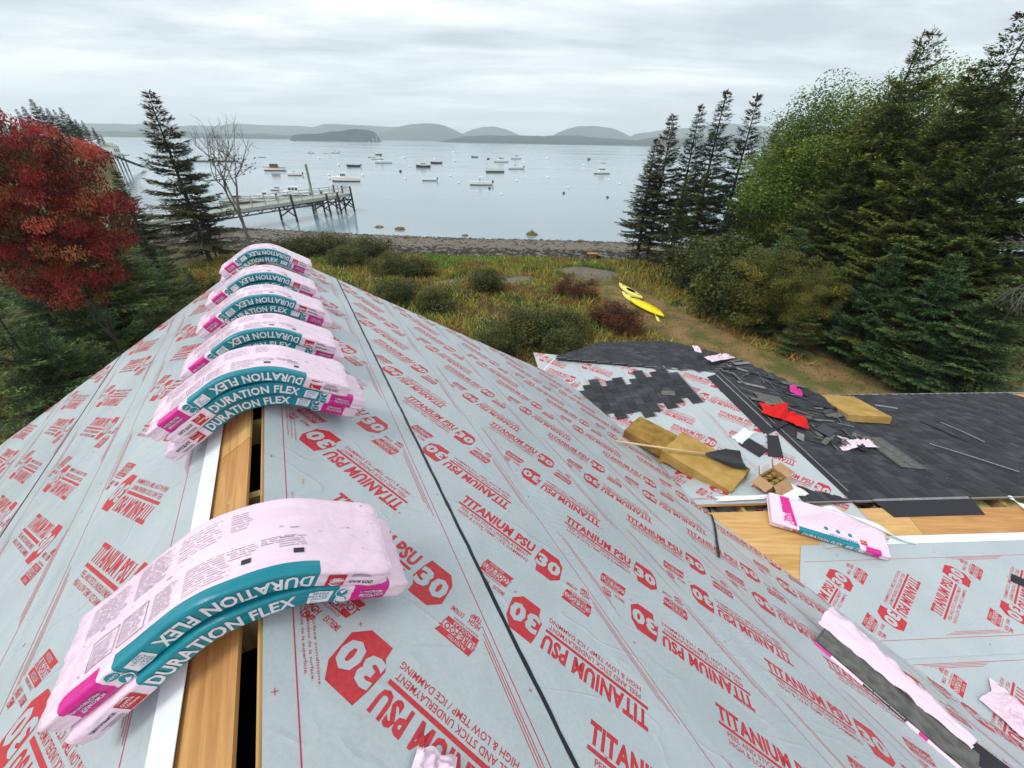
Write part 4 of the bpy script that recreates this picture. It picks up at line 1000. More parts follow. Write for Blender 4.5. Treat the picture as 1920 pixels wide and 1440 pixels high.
# opened bundle in the valley
ob = thing('opened_bundle', 'opened shingle bundle with pink wrapper peeled back in the roof valley', 'shingle bundle', (0, 0, 0))
pa = onplane(1537, 1190, FR[0] + FR[3] * .05, FR[3]); pb = onplane(1830, 1438, FR[0] + FR[3] * .05, FR[3])
X_ = unit(pb - pa); Lb = np.linalg.norm(pb - pa); nn_ = unit(FR[3] * .8 + FWN[3] * .5); nn_ = unit(nn_ - X_ * (nn_ @ X_)); Y_ = np.cross(nn_, X_)
ob.matrix_world = Matrix(((X_[0], Y_[0], nn_[0], pa[0]), (X_[1], Y_[1], nn_[1], pa[1]), (X_[2], Y_[2], nn_[2], pa[2]), (0, 0, 0, 1)))
Wb = .24
for k in range(4):
    mb = MB(); mb.box((Lb / 2 + .01 * (k % 2), .006 * k, -.022 + .008 * k), (Lb, Wb, .007)); mb.build('shingle', M['shback'], ob)
V = []; nx, ny = 40, 12
for j in range(ny + 1):
    for i in range(nx + 1):
        a, b2 = i / nx, j / ny; wd = (.30 - .22 * a) * (1 + .15 * mnoise.noise(Vector((a * 6, 1, 2))))
        V.append((a * Lb * 1.02 - .05 + .03 * mnoise.noise(Vector((a * 7, b2 * 5, 4))), Wb / 2 - .01 + wd * b2, .012 + .07 * math.sin(b2 * math.pi * .8) * (1 - .4 * a) + .03 * mnoise.noise(Vector((a * 9, b2 * 6, 1)))))
mesh('wrapper_film', V, [(j * (nx + 1) + i, j * (nx + 1) + i + 1, (j + 1) * (nx + 1) + i + 1, (j + 1) * (nx + 1) + i) for j in range(ny) for i in range(nx)], M['pink'], ob, smooth=True)
V = []
for i in range(nx + 1):
    a = i / nx
    for q in range(3): V.append((a * Lb, -Wb / 2 - .004 - .012 * q + .006 * mnoise.noise(Vector((a * 8, q, 1))), .006 - .014 * q))
mesh('wrapper_edge', V, [(3 * i + q, 3 * i + q + 1, 3 * i + q + 4, 3 * i + q + 3) for i in range(nx) for q in range(2)], [M['pink'], M['ink_black'], M['magenta']], ob, [1 if .33 < i / nx < .62 and q == 0 else (2 if i / nx < .12 or .68 < i / nx < .75 else 0) for i in range(nx) for q in range(2)], smooth=True)
g = glyphs('STREAK RESISTANT SHINGLES', .013, .42, .02)
P = np.asarray(g[0]); tag(mesh('printed_label', [(Lb * .34 + x / .42 * Lb * .27, -Wb / 2 - .0055 - (.013 - y), .0085) for x, y in P], g[1], M['ink_white'], ob), kind='stuff')
slab_piece('loose_shingle', 'black shingle strip lying past the end of the opened bundle', 'shingle', Matrix(((X_[0], Y_[0], nn_[0], pb[0]), (X_[1], Y_[1], nn_[1], pb[1]), (X_[2], Y_[2], nn_[2], pb[2]), (0, 0, 0, 1))) @ Matrix.Translation((.16, .17, -.01)) @ Matrix.Rotation(.12, 4, 'Z'), .62, .20, M['shingle3'])
slab_piece('loose_shingle', 'black shingle triangle on the wing underlayment near the liner', 'shingle', local_frame(FWN, 3.02, .98, 35, .027), .26, .10, M['shingle3'], skew=-.08)

# ================================================================== VEGETATION
def norm(v): return v / np.maximum(np.linalg.norm(v, axis=-1, keepdims=True), 1e-9)
def cards(name, P, D, S, L, W, C, m, parent=None, link_=True):
    n_ = len(P); L = np.asarray(L)[:, None]; W = np.asarray(W)[:, None]
    V = np.empty((n_, 4, 3), np.float32)
    V[:, 0] = P; V[:, 1] = P + D * L * .45 + S * W * .5; V[:, 2] = P + D * L; V[:, 3] = P + D * L * .45 - S * W * .5
    me = bpy.data.meshes.new(name); me.vertices.add(4 * n_); me.loops.add(4 * n_); me.polygons.add(n_)
    me.vertices.foreach_set('co', V.ravel()); me.loops.foreach_set('vertex_index', np.arange(4 * n_, dtype=np.int32))
    me.polygons.foreach_set('loop_start', np.arange(0, 4 * n_, 4, dtype=np.int32)); me.polygons.foreach_set('loop_total', np.full(n_, 4, dtype=np.int32))
    ca = me.color_attributes.new('col', 'FLOAT_COLOR', 'POINT')
    ca.data.foreach_set('color', np.repeat(np.concatenate([C, np.ones((n_, 1))], 1), 4, axis=0).astype(np.float32).ravel())
    me.materials.append(m); me.update(calc_edges=True)
    return link(name, me, parent) if link_ else me
def jitter(C, rng, a=.25): return np.clip(C * (1 + rng.uniform(-a, a, (len(C), 1))), 0.002, 1)
def conifer_mesh(seed, H=10.0, R=2.4, base=.08, c1=(.020, .042, .018), c2=(.050, .085, .028), tip=None, brown=0.0, density=1.0, droop=.25, gaps=.15, card=.20, whorl=2.3, shape=.85):
    """trunk and needle-spray meshes of one conifer, base at the origin"""
    g = np.random.default_rng(seed); c1 = A3(*c1); c2 = A3(*c2)
    Ps, Ds, Ss, Ls, Ws, Cs = [], [], [], [], [], []
    mb = MB(); lean = g.normal(0, .01, 2)
    mb.tube([(lean[0] * z * H, lean[1] * z * H, z * H) for z in (0, .25, .5, .75, 1)], [.012 * H, .0095 * H, .007 * H, .004 * H, .001 * H], 8)
    nw = int(H * whorl)
    for w in range(nw):
        f = base + (1 - base) * ((w + g.uniform(.0, .6)) / nw) ** .8
        f = min(max(f, base), .992)
        for k in range(int(g.integers(4, 7))):
            if g.random() < gaps: continue
            az = g.uniform(0, 2 * math.pi); ln = R * (1 - f) ** shape * g.uniform(.62, 1.15) + .10 * R * (1 - f) + .02 * R
            if f < base + .12: ln *= g.uniform(.35, 1.0)
            el = .55 * f - droop * (1 - f) + g.normal(0, .12)
            nb = max(5, int(ln / (card * .5) * density)); t = np.linspace(.12, 1, nb)
            d0 = A3(math.cos(az) * math.cos(el), math.sin(az) * math.cos(el), math.sin(el))
            B = np.outer(t * ln, d0); B[:, 2] += .10 * ln * (t ** 2) - .10 * ln * t * (1 - t) * 2 * droop * 2
            B[:, 2] += f * H
            lat = A3(-math.sin(az), math.cos(az), 0)
            if ln > .8: mb.tube([(0, 0, f * H), tuple(B[nb // 2]), tuple(B[-1])], [.006 * H * (1 - f) + .004, .004 + .002 * H * (1 - f), .002], 4, cap=False)
            shade = g.uniform(.75, 1.2)
            for sg in (-1, 1):
                tl_ = (.10 + .36 * ln * (1 - t) ** .7) * g.uniform(.7, 1.2, nb)
                kk = np.maximum(1, (tl_ / (card * .36) * density).astype(int)); idx = np.repeat(np.arange(nb), kk)
                u = g.random(len(idx)); td = norm(lat[None] * sg * g.uniform(.6, 1.0, (nb, 1)) + d0[None] * g.uniform(.5, .9, (nb, 1)) + A3(0, 0, -.12)[None])
                P = B[idx] + td[idx] * (u * tl_[idx])[:, None] + g.normal(0, .025, (len(idx), 3))
                Dd = norm(td[idx] + g.normal(0, .35, (len(idx), 3)) + d0[None] * .3)
                Sd = norm(np.cross(Dd, norm(A3(0, 0, 1)[None] + g.normal(0, .45, (len(idx), 3)))))
                Ps.append(P); Ds.append(Dd); Ss.append(Sd); Ls.append(card * g.uniform(.7, 1.3, len(idx))); Ws.append(card * .27 * g.uniform(.7, 1.3, len(idx)))
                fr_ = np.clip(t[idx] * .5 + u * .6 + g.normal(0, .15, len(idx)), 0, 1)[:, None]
                fr_ = fr_ ** 1.6; C = (c1 * (1 - fr_) + c2 * fr_) * shade  # bough tips: paler needles, with lit highlights put into the colour
                if brown and f > 1 - brown:
                    bm_ = (g.random((len(idx), 1)) < (f - 1 + brown) / brown * 1.1)
                    C = np.where(bm_, A3(.10, .045, .018) * g.uniform(.7, 1.4, (len(idx), 1)), C)
                Cs.append(C)
    # leader
    P = np.stack([np.zeros(14), np.zeros(14), np.linspace(.95, 1.0, 14) * H], 1); Dd = norm(g.normal(0, .6, (14, 3)) + A3(0, 0, 1))
    Ps.append(P); Ds.append(Dd); Ss.append(norm(np.cross(Dd, g.normal(0, 1, (14, 3))))); Ls.append(np.full(14, card * .9)); Ws.append(np.full(14, card * .3)); Cs.append(np.tile((c1 + c2) / 2, (14, 1)))
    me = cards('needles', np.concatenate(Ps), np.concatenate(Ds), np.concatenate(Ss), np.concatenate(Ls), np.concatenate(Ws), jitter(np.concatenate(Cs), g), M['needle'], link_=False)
    tm = bpy.data.meshes.new('trunk'); tm.from_pydata(mb.v, [], mb.f); tm.materials.append(M['bark']); tm.update()
    return tm, me
def limbs(mb, g, p, d, L, r, depth, tips, spread=.6, up=.15, n_=3, sides=6):
    k = 3; pts = [p]; q = p.copy(); dd = d.copy()
    for i in range(k):
        dd = unit(dd + g.normal(0, .12, 3) + A3(0, 0, up * .3)); q = q + dd * L / k; pts.append(q.copy())
    mb.tube(pts, list(np.linspace(r, r * .6, k + 1)), sides if depth > 1 else 4, cap=False)
    if depth == 0: tips.append(q); return
    for i in range(n_):
        nd = unit(dd + g.normal(0, spread, 3) + A3(0, 0, up)); s = pts[k - (i % 2)]
        limbs(mb, g, s, nd, L * g.uniform(.62, .85), r * .58, depth - 1, tips, spread, up, n_, sides)
    tips.append(q)
def broadleaf_mesh(seed, H, R, cols, leaf=.13, nclump=150, perclump=110, flat=.55, zc=.6, clump=.5, bark='bark', trunk_r=None):
    g = np.random.default_rng(seed); mb = MB(); tips = []
    limbs(mb, g, A3(0, 0, 0), A3(0, 0, 1), H * .42, trunk_r or .022 * H, 3, tips, .75, .2, 3)
    cols = np.array(cols, float); Ps, Cs = [], []
    for k in range(nclump):
        v = norm(g.normal(0, 1, 3)); rr = g.uniform(.12, 1.0) ** .5; c = A3(v[0] * R * rr, v[1] * R * rr, zc * H + v[2] * (1 - zc) * H * 1.0 * rr * .97)
        lump = 1 + .22 * mnoise.noise(Vector((v[0] * 2.2 + seed, v[1] * 2.2, v[2] * 2.2))); c = A3(c[0] * lump, c[1] * lump, zc * H + (c[2] - zc * H) * lump)
        if c[2] < .12 * H: c[2] = .12 * H + g.random() * .1 * H
        m_ = int(perclump * g.uniform(.6, 1.3)); q_ = g.normal(0, 1, (m_, 3)); q_ = q_ / np.maximum(1, np.linalg.norm(q_, axis=1, keepdims=True) / 1.55); P = c + q_ * clump * A3(1, 1, flat)
        ci = cols[g.integers(0, len(cols))]; Ps.append(P); Cs.append(np.tile(ci * g.uniform(.75, 1.25), (m_, 1)))
    P = np.concatenate(Ps); C = np.concatenate(Cs); n_ = len(P)
    D = norm(g.normal(0, 1, (n_, 3)) * A3(1, 1, .45) + A3(0, 0, -.15)); S = norm(np.cross(D, norm(g.normal(0, .5, (n_, 3)) + A3(0, 0, 1))))
    me = cards('leaves', P, D, S, leaf * g.uniform(.7, 1.3, n_), leaf * .75 * g.uniform(.7, 1.3, n_), jitter(C, g), M['leaf'], link_=False)
    lv = np.array(mb.v); kz = .86 * H / lv[:, 2].max(); kr = min(1.0, .78 * R / np.percentile(np.hypot(lv[:, 0], lv[:, 1]), 99)); lv = lv * A3(kr, kr, kz)
    tm = bpy.data.meshes.new('trunk'); tm.from_pydata([tuple(v) for v in lv], [], mb.f); tm.materials.append(M[bark]); tm.update()
    return tm, me
def plant_at(name, label, cat, protos, u, v, H0, h, group=None, rz=0.0, rs=1.0, crown='crown'):
    """low plant whose foot stands at the ground point seen at (u, v)"""
    p = gpt(u, v); e_ = thing(name, label, cat, (p[0], p[1], p[2] - .05), group, rz); s = h / H0
    for nm, me in zip(('trunk', crown), protos):
        o = bpy.data.objects.new(nm, me); COL.objects.link(o); o.parent = e_; o.scale = (s * rs, s * rs, s)
    return e_
def plant(name, label, cat, protos, u, v_top, D, H0, group=None, rz=0.0, sink=.1, rs=1.0, crown='crown', base=None):
    """puts a copy of a tree so that its top shows where the photo has it: azimuth and height from the top, at distance D"""
    p = atdist(u, v_top, D); g0 = float(ground_z(p[0], p[1])) if base is None else base
    h = max(p[2] - g0 + sink, .3); s = h / H0
    e_ = thing(name, label, cat, (p[0], p[1], g0 - sink), group, rz); 
    for nm, me in zip(('trunk', crown), protos):
        o = bpy.data.objects.new(nm, me); COL.objects.link(o); o.parent = e_; o.scale = (s * rs, s * rs, s)
    return e_
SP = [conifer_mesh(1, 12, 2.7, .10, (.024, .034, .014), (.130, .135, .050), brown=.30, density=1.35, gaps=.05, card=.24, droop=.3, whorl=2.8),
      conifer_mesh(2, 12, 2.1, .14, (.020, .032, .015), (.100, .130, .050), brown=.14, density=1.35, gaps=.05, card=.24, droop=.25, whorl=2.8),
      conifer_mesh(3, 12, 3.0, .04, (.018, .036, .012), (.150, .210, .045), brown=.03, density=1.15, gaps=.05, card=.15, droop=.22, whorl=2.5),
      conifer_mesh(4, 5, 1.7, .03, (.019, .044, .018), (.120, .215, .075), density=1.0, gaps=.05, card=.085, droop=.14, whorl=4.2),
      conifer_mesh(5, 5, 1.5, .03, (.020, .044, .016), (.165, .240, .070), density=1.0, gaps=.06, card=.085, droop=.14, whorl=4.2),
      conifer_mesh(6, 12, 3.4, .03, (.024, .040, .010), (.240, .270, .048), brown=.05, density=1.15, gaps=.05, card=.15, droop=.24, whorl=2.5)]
HS = [12, 12, 12, 5, 5, 12]
def fir(k, label, u, v, D, group=None, rs=1.0, rz=None, name='spruce_tree', cat='tree', base=None):
    return plant(name, label, cat, SP[k], u, v, D, HS[k], group, rz if rz is not None else random.uniform(0, 6.28), rs=rs, base=base)
# left shore
fir(0, 'tall brown-topped spruce standing alone on the beach bank beside the bare tree', 279, 172, 39, rs=1.4)
fir(1, 'ragged lower spruce between the red maple and the tall lone spruce', 216, 322, 36, rs=1.6)
fir(1, 'short spruce clump leaning at the foot of the tall lone spruce', 352, 330, 41, rs=1.1)
# bare tree
g = np.random.default_rng(11); mb = MB(); tips = []
pb_ = atdist(462, 440, 43); gz0 = float(ground_z(pb_[0], pb_[1])); pt_ = atdist(405, 208, 43); Hb = pt_[2] - gz0
limbs(mb, g, A3(0, 0, 0), unit(A3(-.05, 0, 1)), Hb * .34, .17, 5, tips, .62, .34, 3, 6)
bt_ = thing('bare_tree', 'leafless grey tree on the beach bank in front of the pier', 'tree', (pb_[0], pb_[1], gz0 - .05)); mz = max(v[2] for v in mb.v); sc = Hb / mz
mb.v = [(x * sc * .95, y * sc * .95, z * sc) for x, y, z in mb.v]; mb.build('branches', M['greybark'], bt_)
T_ = np.array([(x * sc * .95, y * sc * .95, z * sc) for x, y, z in tips]); T_ = T_[T_[:, 2] < Hb * .72]; T_ = np.repeat(T_, 3, axis=0) + g.normal(0, .12, (len(T_) * 3, 3)); n_ = len(T_)
D_l = norm(g.normal(0, 1, (n_, 3))); cards('withered_leaves', T_, D_l, norm(np.cross(D_l, g.normal(0, 1, (n_, 3)))), np.full(n_, .16), np.full(n_, .10), jitter(np.tile(A3(.06, .04, .02), (n_, 1)), g), M['leaf'], bt_)
# red maple
RM = broadleaf_mesh(21, 8.5, 4.6, [(.32, .035, .038), (.42, .05, .046), (.22, .025, .03), (.50, .10, .065), (.11, .03, .025), (.36, .13, .05), (.08, .06, .025)], .10, 480, 200, .26, .73, .42)
plant('maple_tree', 'red-leaved maple in full autumn colour', 'tree', RM, -50, 186, 16.5, 8.5, rs=.40)
# young firs below the maple
LG = 'young firs beside the left-hand slope'
for i, (k, u, v, D, rs, lab) in enumerate((
        (3, 25, 468, 18.0, 1.25, 'dense green fir under the maple crown by the fern clump'), (4, 118, 545, 17.2, 1.3, 'broad green fir directly under the maple crown'),
        (3, 205, 515, 21.8, 1.2, 'green fir under the red maple bough nearest the ragged spruce'), (4, 262, 575, 18.6, 1.3, 'light-tipped fir behind the yellow ferns'),
        (3, 300, 470, 27.6, 1.2, 'blue-green fir on the bank below the tall lone spruce'), (4, 345, 500, 25.3, 1.2, 'small blue-green fir close to the leaning tree trunk'),
        (3, 60, 610, 14.4, 1.3, 'fir standing over the yellow-leaved bush'), (4, 165, 640, 14.7, 1.2, 'low fir with white asters in front of it'),
        (3, 245, 655, 14.1, 1.25, 'bushy bright-tipped fir next to the underlayment rake edge'), (4, -40, 560, 14.2, 1.4, 'fir farthest from the house below the maple'),
        (3, 170, 560, 25.5, 1.2, 'shaded fir between two broader firs'), (3, 395, 520, 29.9, 1.1, 'fir seen behind the far bundle stack'))):
    fir(k, lab, u, v, D, LG, rs, name='young_fir')
for i, (k, u, v, D, rs, lab) in enumerate(((2, -20, 330, 24, 1.6, 'dark spruce deep behind the maple'), (2, 90, 372, 23, 2.4, 'dark spruce filling the gap behind the maple boughs'), (2, 165, 400, 25, 2.2, 'dark spruce right behind the end of the maple boughs'), (2, 20, 400, 21, 2.6, 'shadowed spruce below the maple crown'), (1, 250, 420, 30, 1.5, 'thin shaded spruce behind the ragged spruce'))):
    fir(k, lab, u, v, D, 'dark spruces in the wood behind the maple', rs)
# headland spruces
HG = 'spruces on the headland'
for i, (u, v) in enumerate(((57, 186), (75, 200), (87, 203), (100, 206), (112, 202), (127, 214), (140, 224), (153, 226), (173, 239), (30, 205), (42, 200), (188, 252))):
    p = atdist(u, 262, 104); fir(1 if i % 2 else 0, 'wind-flagged spruce in the row along the headland', u, v, 104 + (i % 3) * 4, HG, 1.3, base=float(WATER + 8.2))
# right-hand spruces by the shore
RG = 'slender spruces by the beach path'
for i, (k, u, v, D, rs, lab) in enumerate(((0, 1262, 216, 37.5, 1.2, 'brown-topped spruce at the seaward end of the spruce group'), (1, 1232, 262, 38.5, 1.5, 'shorter brown-topped spruce overhanging the beach'),
        (1, 1316, 199, 38, 1.1, 'slim spruce second in the shore group'), (1, 1364, 172, 37, 1.25, 'tallest slim spruce of the shore group'), (2, 1340, 300, 35, 1.0, 'full lower spruce inside the shore group'),
        (1, 1421, 178, 36, 1.1, 'slim spruce next to the woodland edge'), (0, 1462, 229, 35, 1.0, 'rust-tipped spruce touching the leafy woodland'), (2, 1290, 330, 35.5, .95, 'dark lower spruce behind the path shrubs'), (1, 1400, 330, 33, 1.3, 'stubby spruce at the landward side of the shore group'))):
    fir(k, lab, u, v, D, RG, rs)
# right-hand woodland
DG = broadleaf_mesh(31, 11, 3.6, [(.12, .20, .035), (.18, .28, .05), (.08, .13, .022), (.25, .29, .05), (.10, .17, .03)], .115, 300, 260, .6, .60, .60)
YB = broadleaf_mesh(32, 6, 1.9, [(.16, .165, .04), (.21, .20, .045), (.09, .12, .03), (.24, .20, .04)], .07, 150, 190, .6, .52, .30)
SB = broadleaf_mesh(33, 2.4, 1.7, [(.07, .09, .024), (.11, .13, .03), (.045, .06, .02), (.16, .15, .04)], .12, 130, 60, .7, .45, .30, trunk_r=.03)
RB = broadleaf_mesh(34, 1.6, 1.1, [(.16, .045, .03), (.09, .03, .022), (.20, .09, .03), (.07, .04, .02)], .085, 60, 80, .7, .45, .24, trunk_r=.02)
WG = 'woodland edge conifers'
for i, (k, u, v, D, rs, lab) in enumerate(((5, 1752, 52, 27.0, 1.15, 'highest yellow-green conifer with cone-laden tip in the woodland'), (2, 1925, 22, 25.0, 1.15, 'dark conifer rising at the edge of the woodland beyond the yellowish one'),
        (5, 1690, 150, 29.0, 1.2, 'conifer against the pale leafy crowns'), (5, 1840, 120, 25.5, 1.3, 'olive conifer in front of the yellow-leaved crown'), (2, 1620, 290, 25.5, 1.3, 'dark conifer inside the woodland over the birch'),
        (2, 1530, 350, 28.0, 1.25, 'dark conifer behind the yellowish birch'), (5, 1790, 270, 23.5, 1.25, 'olive conifer with bare grey branches'), (2, 1900, 240, 23.0, 1.2, 'broad olive conifer overhanging the bare branches'),
        (2, 1700, 330, 25.0, 1.2, 'shadowed conifer over the spindly fir'), (5, 1450, 400, 32.0, 1.2, 'conifer between shore group and woodland'), (2, 1985, 130, 23.5, 1.3, 'conifer beyond the bare grey branch and the dark end conifer'))):
    fir(k, lab, u, v, D, WG, rs)
for i, (k, u, v, D, rs, lab) in enumerate(((2, 1890, 150, 27, 1.3, 'dark conifer filling the wood under the tall end conifer'), (5, 1965, 60, 26, 1.3, 'olive conifer beyond the tall end conifer'), (2, 1945, 300, 24, 1.5, 'dark conifer with the bare grey branch before it'), (2, 2010, 250, 24, 1.5, 'conifer deepest in the wood past the bare grey branch'), (5, 1860, 400, 22.5, 1.4, 'olive conifer low over the firs by the wing eave'), (2, 1960, 470, 22, 1.6, 'dark lower conifer behind the bare grey branch'), (5, 1600, 400, 25, 1.4, 'olive conifer over the second birch'))):
    fir(k, lab, u, v, D, WG, rs)
for u, v, D, rs, lab in ((1645, 132, 31, 1.0, 'bright green leafy tree beside the highest conifer'), (1572, 186, 32, 1.0, 'bright green leafy tree sloping down towards the shore spruces'), (1515, 262, 33, 1.0, 'lowest bright green leafy tree by the rust-tipped spruce'), (1832, 88, 30, .9, 'yellowing leafy tree behind the olive conifer')):
    plant('leafy_tree', lab, 'tree', DG, u, v, D, 11, 'leafy trees in the woodland', random.uniform(0, 6), rs=rs)
FG = 'firs along the lawn edge'
for i, (k, u, v, D, rs, lab) in enumerate(((3, 1692, 458, 21.8, .95, 'spindly fir with bare leader at the lawn edge'), (3, 1610, 545, 22.7, 1.3, 'fir between the birch and the spindly fir'), (3, 1555, 500, 26.4, 1.3, 'dark fir behind the birch'),
        (4, 1750, 610, 20.5, 1.4, 'low spreading fir next to the spindly fir'), (3, 1850, 575, 20.5, 1.45, 'low spreading fir with pale bough tips'), (4, 1930, 520, 20.5, 1.4, 'fir under the bare grey branches'), (4, 1480, 540, 27.7, 1.2, 'fir at the foot of the birch by the path'),
        (3, 1650, 615, 21.4, 1.4, 'low dark fir beside the lawn'), (3, 1800, 480, 21.1, 1.2, 'tall narrow fir under the olive conifer'), (4, 1420, 520, 29.0, 1.2, 'small fir beside the shrubs at the path'), (3, 1880, 655, 20.5, 1.5, 'lowest fir over the wing eave'), (3, 1545, 610, 24.0, 1.2, 'short fir at the lawn edge below the birch'))):
    fir(k, lab, u, v, D, FG, rs, name='young_fir')
for k, u, v, D, rs, lab in ((4, 1415, 470, 25, 1.4, 'light green fir between the path shrubs and the birch'), (3, 1500, 430, 24, 1.5, 'broad green fir directly behind the birch sapling'), (4, 1455, 570, 22.2, 1.3, 'small bright fir at the lawn beside the birch sapling'), (3, 1370, 430, 28, 1.5, 'green fir at the foot of the leafy trees near the shore group'), (4, 1530, 560, 21, 1.3, 'bright-tipped fir between the two birch saplings')):
    fir(k, lab, u, v, D, FG, rs, name='young_fir')
plant('birch_tree', 'yellow-green birch sapling at the woodland edge', 'tree', YB, 1470, 452, 22.5, 6, rs=1.15)
plant('birch_tree', 'second birch sapling, thinner, beside the spindly fir', 'tree', YB, 1560, 480, 21.5, 6, rz=2, rs=.7)
for i, (u, v, D, rs, lab) in enumerate(((1330, 445, 29, 1.6, 'big brown-green shrub at the foot of the shore spruces'), (1385, 440, 27, 1.6, 'olive shrub next to the woodland by the path'), (1300, 500, 28, 1.2, 'brownish shrub right behind the kayaks'), (1430, 470, 24, 1.5, 'tall olive shrub between path and birch'), (1370, 520, 25, 1.2, 'low olive shrub at the edge of the path'))):
    plant('shrub', lab, 'shrub', SB, u, v, D, 2.4, 'shrubs by the path', i, rs=rs * .62)
# dead branches
db = thing('dead_branch', 'bare silvery dead branch sticking out of the woodland', 'branch', tuple(atdist(1975, 520, 17)))
mb = MB(); tips = []; g = np.random.default_rng(5)
for k in range(3): limbs(mb, g, A3(0, 0, .3 * k), unit(A3(-1, -.15 + .1 * k, -.06 + .05 * k)), .62, .018, 3, tips, .35, .0, 3, 5)
mb.build('twigs', M['greybark'], db)
# bayberry and meadow shrubs
BG = 'dark bayberry bushes in the meadow'
for i, (u, v, D, rs, lab) in enumerate(((618, 462, 34, 1.7, 'dark bayberry bush closest to the far gable'), (560, 470, 34, 1.6, 'dark bayberry bush behind the far bundle stack'), (690, 470, 31, 1.7, 'round dark bayberry bush by the green vetch bank'), (655, 485, 29, 1.3, 'dark bayberry bush nearer the roof rake'), (735, 500, 27, 1.3, 'small bayberry bush beside the green bank'),
        (780, 505, 30, 1.2, 'bayberry bush next to the gravel patch'), (912, 528, 25, 1.1, 'dark bush below the gravel patch'), (745, 548, 20, 1.2, 'bush half hidden by the roof rake'), (820, 560, 19, 1.0, 'low bush in the rusty ferns'), (985, 610, 15.5, 1.2, 'big dark bush near the lower wing'), (1045, 605, 14.8, 1.2, 'round dark bush behind the hip eave'), (930, 640, 15, 1.0, 'dark bush along the rake edge'), (1060, 640, 13.6, .9, 'green bush against the hip eave'))):
    plant_at('bayberry_bush', lab, 'bush', SB, u, v + 420 / D, 2.4, 1.0 + .5 * rs, BG, i * 1.3, rs=rs * 1.0)
for i, (u, v, D, rs, lab) in enumerate(((1140, 585, 16.5, 1.3, 'dark red bush beside the kayaks'), (1170, 600, 15.6, 1.2, 'dark red bush above the hip eave corner'), (1100, 540, 20, 1.0, 'reddish shrub at the meadow side of the path'), (1065, 535, 21.5, 1.2, 'rusty brown shrub in the meadow'))):
    plant_at('red_bush', lab, 'bush', RB, u, v + 20, 1.6, 1.2, 'reddish bushes by the lawn', i, rs=rs)
YF = broadleaf_mesh(35, 1.2, .9, [(.26, .22, .03), (.20, .20, .03), (.30, .20, .03)], .10, 46, 60, .5, .5, .20, trunk_r=.015)
OF = broadleaf_mesh(36, .9, 1.0, [(.22, .11, .02), (.18, .14, .03), (.26, .16, .03), (.12, .11, .025)], .09, 50, 70, .4, .45, .20, trunk_r=.012)
plant_at('yellow_bush', 'yellow-leaved bush below the young firs', 'bush', YF, 70, 735, 1.2, 1.15, rs=1.0)
for i, (u, v, lab) in enumerate(((250, 600, 'yellow fern clump behind the bright-tipped fir'), (300, 625, 'golden fern clump close to the rake'), (330, 585, 'rusty fern clump by the rake'), (372, 545, 'amber fern clump beside the far stack'), (205, 725, 'brown fern clump under the bright-tipped fir'), (30, 780, 'brown fern clump at the roof edge'), (345, 540, 'pale fern clump by the leaning trunk'), (290, 560, 'golden fern clump under the blue-green fir'))):
    plant_at('fern_clump', lab, 'fern', OF, u, v, .9, 1.0, 'bracken clumps', i, rs=1.2)

# ---- meadow and lawn blades (uncountable)
def inside_house(x, y):
    dx, dy = x - O0[0], y - O0[1]; l_ = dx * RR[0] + dy * RR[1]; t_ = dx * NN[0] + dy * NN[1]
    return ((l_ < 6.3) & (np.abs(t_) < 5.0)) | ((x > 1.5) & (x < 11) & (y < 7.4))
def vnoise(x, y, sc, seed): return np.array([mnoise.noise(Vector((a * sc + seed, b2 * sc, seed))) for a, b2 in zip(x, y)])
def blades(name, label, N_, xr, yr, mask, pal, hl, wd, seed, lean=.35):
    g = np.random.default_rng(seed); x = g.uniform(*xr, N_); y = g.uniform(*yr, N_); k = mask(x, y) & ~inside_house(x, y); x, y = x[k], y[k]
    n_ = len(x); z = ground_z(x, y); nz = vnoise(x, y, .42, seed) + .6 * vnoise(x, y, 1.5, seed + 5) + g.normal(0, .12, n_)
    pal = np.array(pal); i = np.clip(((nz + .75) / 1.5 * len(pal)).astype(int), 0, len(pal) - 1)
    D = norm(g.normal(0, lean, (n_, 3)) * A3(1, 1, .2) + A3(0, 0, 1)); az = g.uniform(0, 6.28, n_); S = np.stack([np.cos(az), np.sin(az), 0 * az], 1)
    hh = g.uniform(hl[0], hl[1], n_) * (.7 + .6 * (vnoise(x, y, .3, seed + 2) + .5))
    o = cards(name, np.stack([x, y, z - .03], 1), D, S, np.maximum(hh, .05), wd * g.uniform(.7, 1.4, n_), jitter(pal[i], g, .3), M['grass']); return tag(o, label, 'grass', kind='stuff')
sd_f = lambda x, y: shore_y(x) - y
def pdist(x, y): return seg_dist(np.stack([x, y], 1), PATH)
def gdist(x, y): return np.min([seg_dist(np.stack([x, y], 1), gg) - rr for gg, rr in zip(GRAV, (.8, 1.6, .5))], axis=0)
blades('meadow_grass', 'tall autumn meadow of grass, goldenrod and bracken behind the house', 95000, (-24, 15), (4, 38), lambda x, y: (sd_f(x, y) > 13.5) & (pdist(x, y) > 1.9) & (gdist(x, y) > 0) & (x < 13),
       [(.06, .10, .024), (.13, .19, .038), (.30, .32, .055), (.42, .38, .08), (.33, .31, .06), (.33, .25, .06), (.38, .18, .05), (.25, .18, .055), (.15, .18, .045)], (.2, .6), .060, 3, .75)
blades('vetch_bank', 'bright green low plants along the top of the beach', 26000, (-16, 10), (30, 37.5), lambda x, y: (sd_f(x, y) > 13) & (sd_f(x, y) < 19) & (gdist(x, y) > 0) & (np.sin(x * .9) + np.sin(x * .37 + y * .6) > -.9), [(.09, .24, .035), (.13, .30, .045), (.07, .18, .03), (.22, .19, .05)], (.12, .4), .11, 9, .9)
